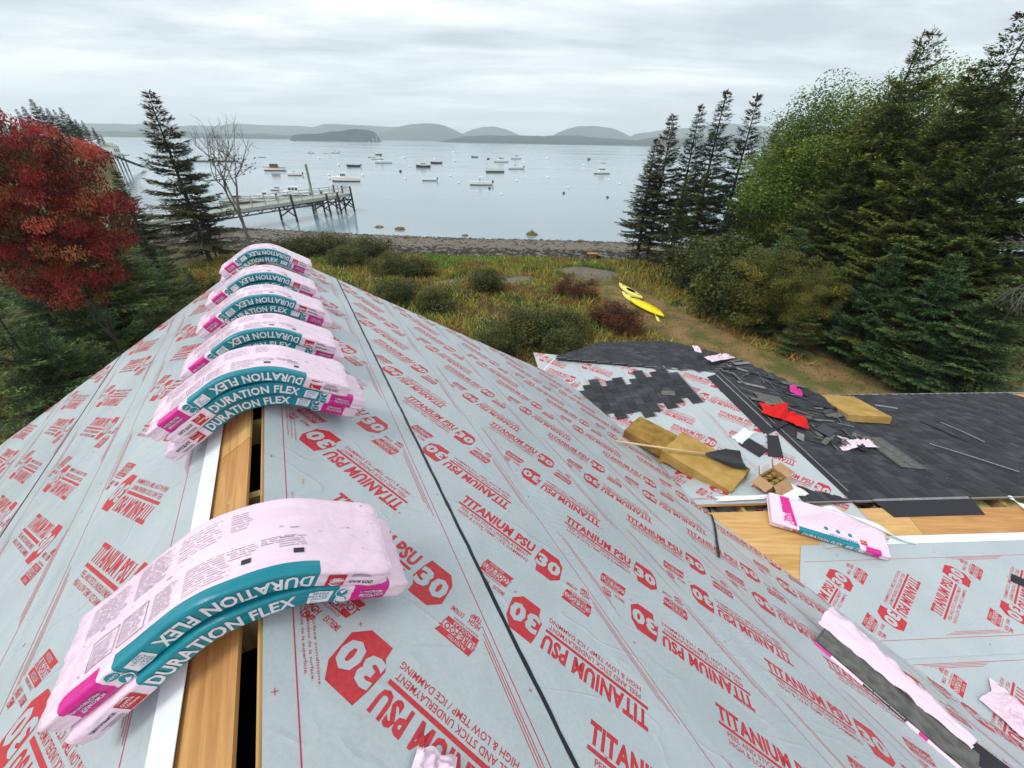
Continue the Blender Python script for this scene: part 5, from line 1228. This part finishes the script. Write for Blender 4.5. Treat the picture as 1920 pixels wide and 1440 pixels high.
blades('lawn_grass', 'short straw-coloured lawn between house and woodland', 60000, (2, 26), (6, 34), lambda x, y: pdist(x, y) < 2.6 + 3.2 * np.clip((x - 8) / 4, 0, 1), [(.24, .165, .07), (.33, .22, .09), (.17, .17, .05), (.12, .155, .04), (.29, .19, .075), (.20, .175, .055)], (.05, .14), .035, 15, .8)
blades('wood_floor_grass', 'rank dark grass under the woodland edge', 30000, (6, 34), (6, 40), lambda x, y: (pdist(x, y) >= 2.4 + 3.0 * np.clip((x - 8) / 4, 0, 1)) & (sd_f(x, y) > 13) & (x > 9 + 0 * y), [(.03, .035, .014), (.05, .05, .018), (.09, .06, .025), (.12, .08, .03)], (.15, .5), .07, 18)
# white aster heads
g = np.random.default_rng(44); pos = []
for u, v in ((130, 660), (140, 665), (15, 745), (95, 700), (190, 655), (820, 600), (850, 560), (640, 520), (880, 640), (330, 560), (905, 620), (700, 540)):
    p = gpt(u, v); pos += [p + np.append(g.normal(0, .35, 2), .55 + g.uniform(0, .25)) for _ in range(26)]
pos = np.array(pos); n_ = len(pos); D = norm(g.normal(0, 1, (n_, 3)) * A3(1, 1, .2)); S = norm(np.cross(D, A3(0, 0, 1) + g.normal(0, .2, (n_, 3))))
tag(cards('aster_flowers', pos, D, S, np.full(n_, .05), np.full(n_, .045), np.tile(A3(.7, .7, .66), (n_, 1)), M['grass']), 'tiny white asters dotted through the meadow', 'flowers', kind='stuff')

# ================================================================== SHORE AND HARBOUR
def rock(name, label, u, v, sx, sy, sz, m, seed, z=None, group=None):
    bm = bmesh.new(); bmesh.ops.create_icosphere(bm, subdivisions=3, radius=1.0)
    for vv_ in bm.verts:
        n_ = mnoise.noise(vv_.co * 1.6 + Vector((seed, 0, 0))); vv_.co *= 1 + .35 * n_; vv_.co.x *= sx; vv_.co.y *= sy; vv_.co.z *= sz
    me = bpy.data.meshes.new(name); bm.to_mesh(me); bm.free(); me.materials.append(m); me.polygons.foreach_set('use_smooth', np.ones(len(me.polygons), bool))
    p = gpt(u, v) if z is None else onz(u, v, z); o = link(name, me); o.location = (p[0], p[1], p[2] + sz * .3); return tag(o, label, 'rock', group)
rock('boulder', 'large weed-covered boulder at the water edge', 997, 446, .75, .6, .62, M['weedrock'], 1)
for i, (u, v, s, lab) in enumerate(((872, 443, .35, 'weedy rock just off the beach nearest the large boulder'), (1033, 446, .3, 'flat weedy rock beside the large boulder'), (711, 427, .42, 'isolated rock out in the shallows off the pier end'), (750, 431, .55, 'low yellowish rock in the shallows'), (764, 446, .4, 'dark rock on the waterline'), (642, 442, .3, 'dark rock on the gravel below the pier'), (1090, 453, .35, 'dark rock on the beach by the spruces'))):
    rock('shore_rock', lab, u, v, s * 1.3, s, s * .5, M['weedrock'], 3 + i, z=WATER - .05 if v < 445 else None)
# pebbles and weed (uncountable)
g = np.random.default_rng(70); N_ = 5200; x = g.uniform(-48, 22, N_); s = np.concatenate([g.normal(.3, .5, 900), g.uniform(0, 9, 1300), g.uniform(8.2, 14, 3000)]); y = shore_y(x) - s; z = ground_z(x, y)
octv = A3((1, 0, 0), (-1, 0, 0), (0, 1, 0), (0, -1, 0), (0, 0, 1), (0, 0, -1)); octf = [(0, 2, 4), (2, 1, 4), (1, 3, 4), (3, 0, 4), (2, 0, 5), (1, 2, 5), (3, 1, 5), (0, 3, 5)]
sz = g.uniform(.05, .20, (N_, 1)) * np.where(s[:, None] > 8, 1.3, .9) * A3(1.8, 1, .55); rot = g.uniform(0, 3.14, N_)
V = octv[None] * (1 + g.uniform(-.25, .25, (N_, 6, 1))) * sz[:, None]; c_, s2 = np.cos(rot)[:, None], np.sin(rot)[:, None]
V = np.stack([V[..., 0] * c_ - V[..., 1] * s2, V[..., 0] * s2 + V[..., 1] * c_, V[..., 2]], -1) + np.stack([x, y, z + .02], 1)[:, None]
pm = [mat('pebble_grey', (.13, .12, .10), .9, (.21, .195, .17), 3), mat('pebble_dark', (.045, .04, .036), .9, (.09, .08, .07), 3), mat('seaweed', (.03, .022, .016), .8)]
mi = np.repeat(np.where(s > 8.2, g.choice([0, 1, 2, 2], N_), g.choice([0, 1, 1], N_)), 8)
tag(mesh('beach_stones', V.reshape(-1, 3), [tuple(6 * i + q for q in f) for i in range(N_) for f in octf], pm, midx=mi), 'grey stones and dark seaweed strewn along the beach', 'stones', kind='stuff')
# kayaks
def kayak(label, a, b2, w, m, deck_up, z=0.0, holes=True):
    L = float(np.linalg.norm(b2 - a)); c = (a + b2) / 2; e_ = thing('kayak', label, 'kayak', (c[0], c[1], c[2] + z), 'kayaks beside the path', math.atan2(b2[1] - a[1], b2[0] - a[0]))
    n_, k = 25, 12; V = []
    for i in range(n_):
        t = i / (n_ - 1) * 2 - 1; ww = w / 2 * (1 - abs(t) ** 2.6) + .012; hh = .13 * (1 - .35 * abs(t) ** 3); rise = .07 * abs(t) ** 3
        for j in range(k):
            th = 2 * math.pi * j / k; yy = ww * math.cos(th); zz = hh * math.sin(th) * (.62 if (math.sin(th) > 0) == deck_up else 1.0)
            V.append((t * L / 2, yy, .14 + zz + (rise if deck_up else -rise * .5)))
    mesh('hull', V, [(i * k + j, i * k + (j + 1) % k, (i + 1) * k + (j + 1) % k, (i + 1) * k + j) for i in range(n_ - 1) for j in range(k)] + [tuple(range(k)), tuple((n_ - 1) * k + j for j in range(k))], m, e_, smooth=True)
    if deck_up:
        mb = MB(); R_ = [(L * .02 + L * .17 * math.cos(q), w * .30 * math.sin(q), .215) for q in np.linspace(0, 6.28, 25)]; mb.tube(R_, .018, 6); mb.build('cockpit_rim', m, e_, True)
        mb = MB(); mb.add([(L * .02 + L * .165 * math.cos(q), w * .28 * math.sin(q), .226) for q in np.linspace(0, 6.1, 22)], [tuple(range(22))]); mb.build('cockpit', M['dark'] if holes else m, e_)
        for q in (-.33, .34): mb = MB(); mb.tube([(L * q, 0, .205), (L * q, 0, .235)], .07, 12); mb.build('hatch', M['blackplastic'], e_)
    else:
        mb = MB(); mb.box((0, 0, .275), (L * .7, .03, .02)); mb.build('keel', m, e_)
    return e_
kayak('pale yellow sit-on kayak lying deck up at the seaward end', gpt(1160, 538), gpt(1204, 563), .62, M['paleyellow'], True, 0)
kayak('pale yellow kayak partly hidden under the bright yellow one', gpt(1166, 552), gpt(1215, 580), .62, M['paleyellow'], True, -.05)
kayak('bright yellow kayak lying hull up on the lawn', gpt(1180, 564), gpt(1244, 597), .78, M['yellow'], False, .02)
pdl = thing('paddle', 'yellow kayak paddle leaning over the bright yellow hull', 'paddle', (0, 0, 0)); a = gpt(1233, 600); b2 = gpt(1216, 582) + A3(0, 0, .38)
mb = MB(); mb.tube([a + A3(0, 0, .04), b2], .016, 8); mb.build('shaft', M['yellow'], pdl); d = unit(b2 - a); mb = MB(); mb.bar(a + A3(0, 0, .04) - d * .22, a + d * .22 + A3(0, 0, .04), .14, .02); mb.build('blade', M['paleyellow'], pdl)
mw = thing('wheelbarrow', 'small orange-yellow cart standing at the top of the beach', 'cart', tuple(gpt(1110, 487)))
mb = MB(); mb.box((0, 0, .45), (.75, .5, .22), taper=1.25); mb.build('tray', mat('orange_paint', (.35, .16, .02), .5), mw); mb = MB(); mb.tube([(.55, -.06, .2), (.55, .06, .2)], .2, 14); mb.build('wheel', M['blackplastic'], mw)
mb = MB(); mb.bar((.5, .2, .25), (-.9, .25, .6), .04); mb.bar((.5, -.2, .25), (-.9, -.25, .6), .04); mb.bar((-.4, .24, .45), (-.4, .3, 0), .04); mb.bar((-.4, -.24, .45), (-.4, -.3, 0), .04); mb.build('frame', M['dark'], mw)
# ---- pier
M['pierwood'] = mat('pale_green_pier_wood', (.29, .32, .28), .8, (.41, .44, .38), 3, bump=.3, bscale=12); M['pile'] = mat('dark_wet_pile', (.025, .022, .02), .7, (.06, .055, .045), 4, bump=.4, bscale=10); M['pilegreen'] = mat('green_pile', (.16, .20, .15), .7, (.26, .31, .24), 4)
Pe = onz(628, 398, WATER); Pm = onz(543, 414, WATER); ax = unit((Pe - Pm) * A3(1, 1, 0)); sd_ = A3(-ax[1], ax[0], 0)
pier = thing('pier', 'long wooden pier on dark trestle piles with pale green railings', 'pier', tuple(Pe * A3(1, 1, 0) + A3(0, 0, WATER - 1)))
def PP(a, s, z): return (Pe + ax * a + sd_ * s) * A3(1, 1, 0) + A3(0, 0, z) - np.array(pier.location)
Lm = float((Pe - Pm) @ ax); ZD = WATER + 2.45
def zd(a): return ZD + (.0 if a > -4 else .035 * (a + 4) * -.2)
for k in range(46):
    a = 2.6 - k * .95
    mb = MB(); mb.box(PP(a, 0, ZD), (.92, 2.6, .09), np.stack([ax, sd_, A3(0, 0, 1)], 1)); mb.build('deck_plank', M['pierwood'], pier)
for s in (-1.2, 1.2):
    mb = MB(); mb.bar(PP(3, s, ZD - .2), PP(-41, s, ZD - .2), .18, .3); mb.build('stringer', M['pierwood'], pier)
    for zz in (.45, .95): mb = MB(); mb.bar(PP(3, s, ZD + zz), PP(-41, s, ZD + zz), .07, .07); mb.build('rail', M['pierwood'], pier)
    for k in range(23):
        mb = MB(); mb.bar(PP(2.9 - 1.95 * k, s, ZD), PP(2.9 - 1.95 * k, s, ZD + 1.0), .09, .09); mb.build('rail_post', M['pierwood'], pier)
        mb = MB(); mb.bar(PP(2.9 - 1.95 * k, s, ZD - .05), PP(1.9 - 1.95 * k, s, ZD - .75), .08, .08); mb.bar(PP(1.9 - 1.95 * k, s, ZD - .75), PP(.95 - 1.95 * k, s, ZD - .05), .08, .08); mb.build('truss_web', M['pile'], pier)
    mb = MB(); mb.bar(PP(3, s, ZD - .78), PP(-41, s, ZD - .78), .10, .14); mb.build('truss_chord', M['pile'], pier)
def bent(a, ss, top=0.0, x=True):
    for s in ss:
        mb = MB(); mb.tube([PP(a, s * 1.12, WATER - .9), PP(a, s, ZD + top)], .15, 8); mb.build('pile', M['pile'], pier)
    if x:
        for s0, s1 in zip(ss[:-1], ss[1:]):
            for p, q in ((WATER + .5, ZD - .5), (ZD - .5, WATER + .5)): mb = MB(); mb.bar(PP(a + .12, s0 * 1.1, p), PP(a + .12, s1 * 1.05, q), .09, .14); mb.build('cross_brace', M['pile'], pier)
bent(2.4, (-1.6, 0, 1.6), 1.1); bent(-.4, (-1.5, 1.5), .5); bent(-2.6, (-1.5, 1.5), .5)
for a in (2.4, -2.6):
    pass
for p, q in ((WATER + .4, ZD - .5), (ZD - .5, WATER + .4)): mb = MB(); mb.bar(PP(2.4, -1.75, p), PP(-.4, -1.7, q), .09, .14); mb.build('cross_brace', M['pile'], pier)
bent(-Lm, (-1.3, 1.3), .9); bent(-Lm - 12, (-1.3, 1.3)); bent(-Lm - 22, (-1.3, 1.3), 0, False)
mb = MB(); mb.tube([PP(-1.2, 2.6, WATER - .9), PP(-1.2, 2.6, ZD + 4.0)], .17, 10); mb.tube([PP(-1.2, 2.6, ZD + 4.0), PP(-1.2, 2.6, ZD + 4.15)], [.2, .05], 10); mb.build('mooring_pile', M['pilegreen'], pier)
# ---- boats
M['hullwhite'] = mat('white_gelcoat', (.88, .88, .86), .3); M['hulldark'] = mat('dark_hull', (.012, .016, .028), .3, coat=.3); M['varnish'] = mat('varnished_wood', (.22, .075, .02), .3, coat=.4)
M['glass'] = mat('cabin_glass', (.02, .03, .035), .08, spec=.6); M['tan'] = mat('tan_deck', (.50, .34, .17), .6); M['boot'] = mat('boot_stripe', (.06, .012, .012), .5); M['blue'] = mat('blue_canvas', (.02, .10, .35), .7); M['alu'] = mat('mast_aluminium', (.7, .7, .7), .35, metal=.5)
def boat(name, label, u0, u1, v, bow=-1, hull='hullwhite', deck='hullwhite', cabin=None, outboard=False, mast=0.0, yaw=0.0, group='boats on their moorings', cabcol='hullwhite', beam=.31, cat='boat'):
    a = onz(u0, v, WATER); b2 = onz(u1, v, WATER); c = (a + b2) / 2; L = float(np.linalg.norm(b2 - a)) / max(.25, abs(math.cos(math.radians(yaw))))
    base = math.atan2(b2[1] - a[1], b2[0] - a[0]) + (math.pi if bow < 0 else 0) + math.radians(yaw)
    e_ = thing(name, label, cat, (c[0], c[1], WATER), group, base)
    B = L * beam; fb = .105 * L + .15; n_ = 13; V = []
    for i in range(n_):
        t = i / (n_ - 1); w = B / 2 * (1 - max(0, (t - .45) / .55) ** 2.4) * (.88 + .12 * min(1, t * 4)); zs = fb * (1 + .55 * max(0, t - .3) ** 1.6)
        x = (t - .5) * L; xo = .05 * L * t ** 3
        V += [(x + xo, -w, zs), (x + xo * .4, -w * .92, zs * .26), (x, -w * .72, -.18), (x, 0, -.28), (x, w * .72, -.18), (x + xo * .4, w * .92, zs * .26), (x + xo, w, zs)]
    Fq = [(i * 7 + j, (i + 1) * 7 + j, (i + 1) * 7 + j + 1, i * 7 + j + 1) for i in range(n_ - 1) for j in range(6)]
    mi = [0 for i in range(n_ - 1) for j in range(6)]
    mi = [(1 if 1 <= j <= 4 else 0) for i in range(n_ - 1) for j in range(6)]
    mesh('hull', V, Fq + [tuple(range(7))], [M[hull], M['boot']], e_, mi + [0], smooth=False)
    dv = []
    for i in range(n_):
        t = i / (n_ - 1); q = V[i * 7]; r2 = V[i * 7 + 6]; dp = .55 * fb if t < .55 and cabin != 'house' else .04
        dv += [(q[0], q[1] * .94, q[2] - dp), (r2[0], r2[1] * .94, r2[2] - dp)]
    mesh('deck', dv, [(2 * i, 2 * i + 1, 2 * i + 3, 2 * i + 2) for i in range(n_ - 1)], M[deck], e_)
    mb = MB(); mb.tube([V[i * 7] for i in range(n_)], .03 + .004 * L, 5); mb.tube([V[i * 7 + 6] for i in range(n_)], .03 + .004 * L, 5); mb.build('gunwale', M[cabcol] if hull != 'hulldark' else M['varnish'], e_)
    def cab(x0, x1, w, h, z0, roof=True):
        mb = MB(); mb.box(((x0 + x1) / 2, 0, z0 + h / 2), (x1 - x0, w, h), taper=.86); mb.build('cabin', M[cabcol], e_)
        for s in (-1, 1):
            for k in range(3):
                xx = x0 + (x1 - x0) * (.2 + .3 * k); mb = MB(); mb.box((xx, s * w * .475, z0 + h * .62), ((x1 - x0) * .22, .03, h * .36)); mb.build('window', M['glass'], e_)
        mb = MB(); mb.box((x1 - (x1 - x0) * .045, 0, z0 + h * .62), (.05, w * .72, h * .4)); mb.build('windscreen', M['glass'], e_)
        if roof: mb = MB(); mb.box(((x0 + x1) / 2 - .05 * L * 0, 0, z0 + h + .03), ((x1 - x0) * 1.02, w * .98, .07)); mb.build('cabin_roof', M['hullwhite'], e_)
    if cabin == 'fwd':
        cab(.0 * L, .20 * L, B * .68, .19 * L, fb * .8); mb = MB(); mb.box((.27 * L, 0, fb * 1.25), (.20 * L, B * .5, .07 * L), taper=.7); mb.build('trunk_cabin', M[cabcol], e_)
    elif cabin == 'house':
        cab(-.18 * L, .22 * L, B * .76, .20 * L, fb * .9)
    elif cabin == 'console':
        mb = MB(); mb.box((.0, 0, fb + .045 * L), (.08 * L, B * .3, .16 * L), taper=.8); mb.build('console', M['hullwhite'], e_)
        mb = MB(); mb.box((.05 * L, 0, fb + .10 * L), (.02 * L, B * .34, .09 * L)); mb.build('windscreen', M['glass'], e_)
        for sx, sy in ((.07, 1), (.07, -1), (-.07, 1), (-.07, -1)): mb = MB(); mb.tube([(sx * L, sy * B * .22, fb * .5), (sx * L, sy * B * .2, fb + .21 * L)], .03, 5); mb.build('top_post', M['alu'], e_)
        mb = MB(); mb.box((0, 0, fb + .215 * L), (.24 * L, B * .58, .03)); mb.build('hard_top', M['hullwhite'], e_)
    elif cabin == 'seat':
        mb = MB(); mb.box((-.1 * L, 0, fb * .75), (.09 * L, B * .8, .06)); mb.box((.14 * L, 0, fb * .8), (.09 * L, B * .7, .06)); mb.build('thwart', M['tan'], e_)
    elif cabin == 'tarp':
        mb = MB(); mb.box((-.02 * L, 0, fb * 1.3), (.5 * L, B * .8, .10 * L), taper=.6); mb.build('canvas_cover', M['blue'], e_)
    if outboard:
        mb = MB(); mb.box((-.55 * L, 0, fb * 1.1), (.07 * L + .1, .3, .09 * L + .12), taper=.75); mb.box((-.55 * L, 0, fb * .3), (.10, .12, fb * 1.5)); mb.build('outboard_motor', M['blackplastic'], e_)
    if mast:
        zt_ = float(atdist((u0 + u1) / 2, mast, math.hypot(c[0], c[1]))[2]) - WATER
        mb = MB(); mb.tube([(.05 * L, 0, fb * .6), (.05 * L, 0, zt_)], .09, 6); mb.build('mast', M['alu'], e_)
        mb = MB(); mb.tube([(.04 * L, 0, fb + 1.0), (-.38 * L, 0, fb + .95)], .16, 6); mb.build('boom', M['hullwhite'], e_)
        mb = MB(); mb.tube([(.49 * L, 0, fb * 1.4), (.05 * L, 0, zt_ * .98)], .02, 4); mb.tube([(-.49 * L, 0, fb), (.05 * L, 0, zt_ * .98)], .02, 4); mb.build('stay', M['alu'], e_)
        cab(-.05 * L, .2 * L, B * .5, .05 * L, fb, False)
    return e_
boat('motor_boat', 'largest white motor boat with tan cockpit, moored off the pier end', 624, 676, 340, -1, cabin='fwd', deck='tan')
boat('motor_boat', 'white-hulled cruiser with varnished wooden cabin', 496, 537, 320, -1, cabin='house', cabcol='varnish', deck='varnish')
boat('skiff', 'white skiff with black outboard beside the varnished cruiser', 540, 567, 329, -1, cabin='console', outboard=True)
boat('skiff', 'low black open boat behind the largest motor boat', 651, 676, 313, -1, hull='hulldark', cabin='seat', outboard=True)
boat('motor_boat', 'dark-hulled boat with white wheelhouse', 781, 807, 314, -1, hull='hulldark', cabin='house')
boat('skiff', 'dark open boat with outboard next to the white wheelhouse boat', 808, 828, 307, -1, hull='hulldark', cabin='seat', outboard=True)
boat('skiff', 'small white open boat with outboard, inshore of the dark-hulled boats', 792, 819, 339, -1, cabin='seat', outboard=True)
boat('motor_boat', 'white centre-console boat with hard top and black outboard', 882, 922, 347, -1, cabin='console', outboard=True)
boat('sailboat', 'white sailboat in the cluster with the shortest mast', 690, 703, 295, -1, mast=264)
boat('sailboat', 'white sailboat in the cluster with the tallest mast', 697, 714, 299, -1, mast=258)
boat('sailboat', 'sailboat with dark hull at the back of the cluster', 703, 716, 291, 1, hull='hulldark', mast=256)
boat('motor_boat', 'white lobster-style boat in front of the sailboat cluster', 704, 735, 306, -1, cabin='fwd')
boat('motor_boat', 'white cruiser beyond the flagged float', 927, 952, 304, -1, cabin='house')
boat('motor_boat', 'white wheelhouse boat beyond the white cruiser', 958, 977, 298, -1, cabin='house')
boat('skiff', 'white open boat with outboard near the flagged float', 954, 981, 317, -1, cabin='console', outboard=True)
boat('sailboat', 'lone dark-hulled sailboat away from the cluster', 1099, 1109, 300, -1, hull='hulldark', mast=272, yaw=55)
boat('motor_boat', 'white and blue boat closest to the shore spruces', 1114, 1142, 326, -1, cabin='house')
boat('dinghy', 'pale dinghy behind the white and blue boat', 1127, 1136, 306, -1, cabin='seat')
boat('dinghy', 'reddish dinghy far out beyond the flagged float', 884, 896, 295, -1, hull='boot', cabin='seat')
boat('motor_boat', 'far white boat nearest the bare tree', 576, 589, 287, -1, cabin='house'); boat('dinghy', 'tiny far white dinghy between two motor boats', 606, 615, 288, -1, cabin='seat')
boat('motor_boat', 'far white boat with dark stern', 621, 636, 287, -1, cabin='fwd', outboard=True); boat('dinghy', 'far dinghy seen through the bare tree twigs', 484, 498, 295, -1, cabin='seat')
PG = 'boats tied up behind the pier'
boat('motor_boat', 'white cabin boat with row of windows tied behind the pier', 529, 580, 367, -1, cabin='house', group=PG); boat('motor_boat', 'white workboat with small wheelhouse tied behind the pier', 482, 526, 373, -1, cabin='fwd', group=PG)
boat('motor_boat', 'red and white boat tied behind the bare tree trunk', 428, 466, 379, -1, hull='boot', cabin='house', group=PG, cabcol='varnish'); boat('skiff', 'small boat under a blue canvas cover behind the pier', 508, 530, 357, -1, cabin='tarp', group=PG)
def floatdock(label, u0, u1, v, flag=False, w=2.4):
    a = onz(u0, v, WATER); b2 = onz(u1, v, WATER); c = (a + b2) / 2; L = float(np.linalg.norm(b2 - a)); e_ = thing('float_dock', label, 'float', (c[0], c[1], WATER), 'floating docks', math.atan2(b2[1] - a[1], b2[0] - a[0]))
    mb = MB(); mb.box((0, 0, .2), (L, w, .5)); mb.build('pontoon', M['pile'], e_)
    for k in range(9): mb = MB(); mb.box((-L / 2 + L / 9 * (k + .5), 0, .50), (L / 9 * .92, w, .06)); mb.build('deck_plank', M['pierwood'], e_)
    for s in (-1, 1):
        mb = MB(); mb.bar((-L / 2, s * w * .45, .95), (L / 2, s * w * .45, .95), .06); [mb.bar((q * L / 2, s * w * .45, .5), (q * L / 2, s * w * .45, .95), .06) for q in (-1, -.33, .33, 1)]; mb.build('rail', M['pierwood'], e_)
    if flag:
        zt_ = float(atdist(u0 + 1, 296, math.hypot(c[0], c[1]))[2]) - WATER; mb = MB(); mb.tube([(-L / 2 + .2, 0, .4), (-L / 2 + .2, 0, zt_)], .07, 6); mb.build('flagpole', M['alu'], e_); mb = MB(); mb.box((-L / 2 + .75, 0, zt_ - .35), (.9, .03, .6)); mb.build('flag', M['boot'], e_)
floatdock('brown swim float with a flagpole among the moorings', 912, 944, 323, True); floatdock('long float dock crossing behind the bare tree', 352, 446, 303); floatdock('float dock that the boats behind the pier lie against', 420, 600, 381, False, 3.0)
# mooring buoys
bb = MB(); bm = bmesh.new(); bmesh.ops.create_uvsphere(bm, u_segments=10, v_segments=7, radius=1.0); bme = bpy.data.meshes.new('buoy_ball'); bm.to_mesh(bme); bm.free(); bme.materials.append(M['white']); bme2 = bme.copy(); bme2.materials.clear(); bme2.materials.append(M['blackplastic'])
for u, v, dk in ((860, 344, 0), (940, 365, 0), (969, 340, 0), (1065, 353, 0), (1057, 363, 1), (1027, 334, 0), (1141, 339, 0), (1162, 346, 0), (1094, 311, 0), (844, 331, 0), (918, 354, 1), (635, 311, 0), (618, 336, 0), (760, 336, 0), (751, 322, 1), (598, 298, 0), (851, 287, 0), (757, 297, 0), (852, 303, 0), (768, 313, 0), (1026, 298, 0), (983, 306, 0), (617, 329, 0), (1139, 371, 1), (815, 300, 0), (680, 330, 0)):
    p = onz(u, v, WATER); D = math.hypot(p[0], p[1]); o = link('mooring_buoy', bme2 if dk else bme); s = max(.28, D * .0030); o.scale = (s, s, s * .9); o.location = (p[0], p[1], WATER + s * .35)
    tag(o, 'dark round mooring buoy afloat in the harbour' if dk else 'white round mooring buoy afloat in the harbour', 'buoy', 'dark mooring buoys' if dk else 'white mooring buoys')
# far wharf under the headland
wf = thing('wharf', 'weathered wharf with a small white shed below the headland', 'wharf', tuple(onz(205, 322, WATER) * A3(1, 1, 0) + A3(0, 0, WATER)))
wp = np.array(wf.location); ex_ = unit((onz(268, 306, WATER) - onz(165, 318, WATER)) * A3(1, 1, 0)); ey_ = A3(-ex_[1], ex_[0], 0); D0 = math.hypot(wp[0], wp[1]); zw = float(atdist(205, 293, D0)[2]) - WATER
RW = np.stack([ex_, ey_, A3(0, 0, 1)], 1)
for k in range(12): mb = MB(); mb.box(ex_ * (-6.5 + 1.5 * k) + A3(0, 0, zw), (1.42, 5, .3), RW); mb.build('deck_plank', M['pierwood'], wf)
for k in range(7):
    for s in (-2, 2): mb = MB(); mb.tube([ex_ * (-5.5 + 2.2 * k) + ey_ * s + A3(0, 0, -1), ex_ * (-5.5 + 2.2 * k) + ey_ * s + A3(0, 0, zw + .5)], .2, 6); mb.build('pile', M['pilegreen'], wf)
mb = MB(); mb.box(ex_ * 6 + A3(0, 0, zw + 1.3), (4.2, 3.2, 2.3), RW); mb.build('shed_wall', M['white'], wf)
mb = MB(); c0 = ex_ * 6 + A3(0, 0, zw + 2.45); P_ = [c0 + ex_ * x + ey_ * y + A3(0, 0, z) for x in (-2.4, 2.4) for y, z in ((-1.9, 0), (0, 1.0), (1.9, 0))]; mb.add(P_, [(0, 1, 4, 3), (1, 2, 5, 4), (0, 2, 1), (3, 4, 5), (0, 3, 5, 2)]); mb.build('roof', M['pierwood'], wf)
for k in range(3): mb = MB(); mb.box(ex_ * (4.8 + 1.2 * k) - ey_ * 1.62 + A3(0, 0, zw + 1.4), (.6, .05, .9), RW); mb.build('window', M['glass'], wf)
mb = MB(); mb.bar(ex_ * 1 - ey_ * 2.8 + A3(0, 0, zw), ex_ * 12 - ey_ * 4.5 + A3(0, 0, .6), 1.2, .25); mb.build('gangway', M['pile'], wf)
# ---- haze over the bay
hz = bpy.data.materials.new('sea_haze'); hz.use_nodes = True; n = hz.node_tree.nodes; l = hz.node_tree.links; n.clear()
oo = n.new('ShaderNodeOutputMaterial'); pv = n.new('ShaderNodeVolumePrincipled'); pv.inputs['Color'].default_value = (.90, .96, 1.0, 1); pv.inputs['Density'].default_value = .00026; pv.inputs['Anisotropy'].default_value = .2
l.new(pv.outputs[0], oo.inputs['Volume'])
mb = MB(); mb.box((0, 2200, 150), (13000, 9400, 320)); hzo = mb.build('haze', hz); tag(hzo, 'thin sea haze over the bay', 'haze', kind='stuff')
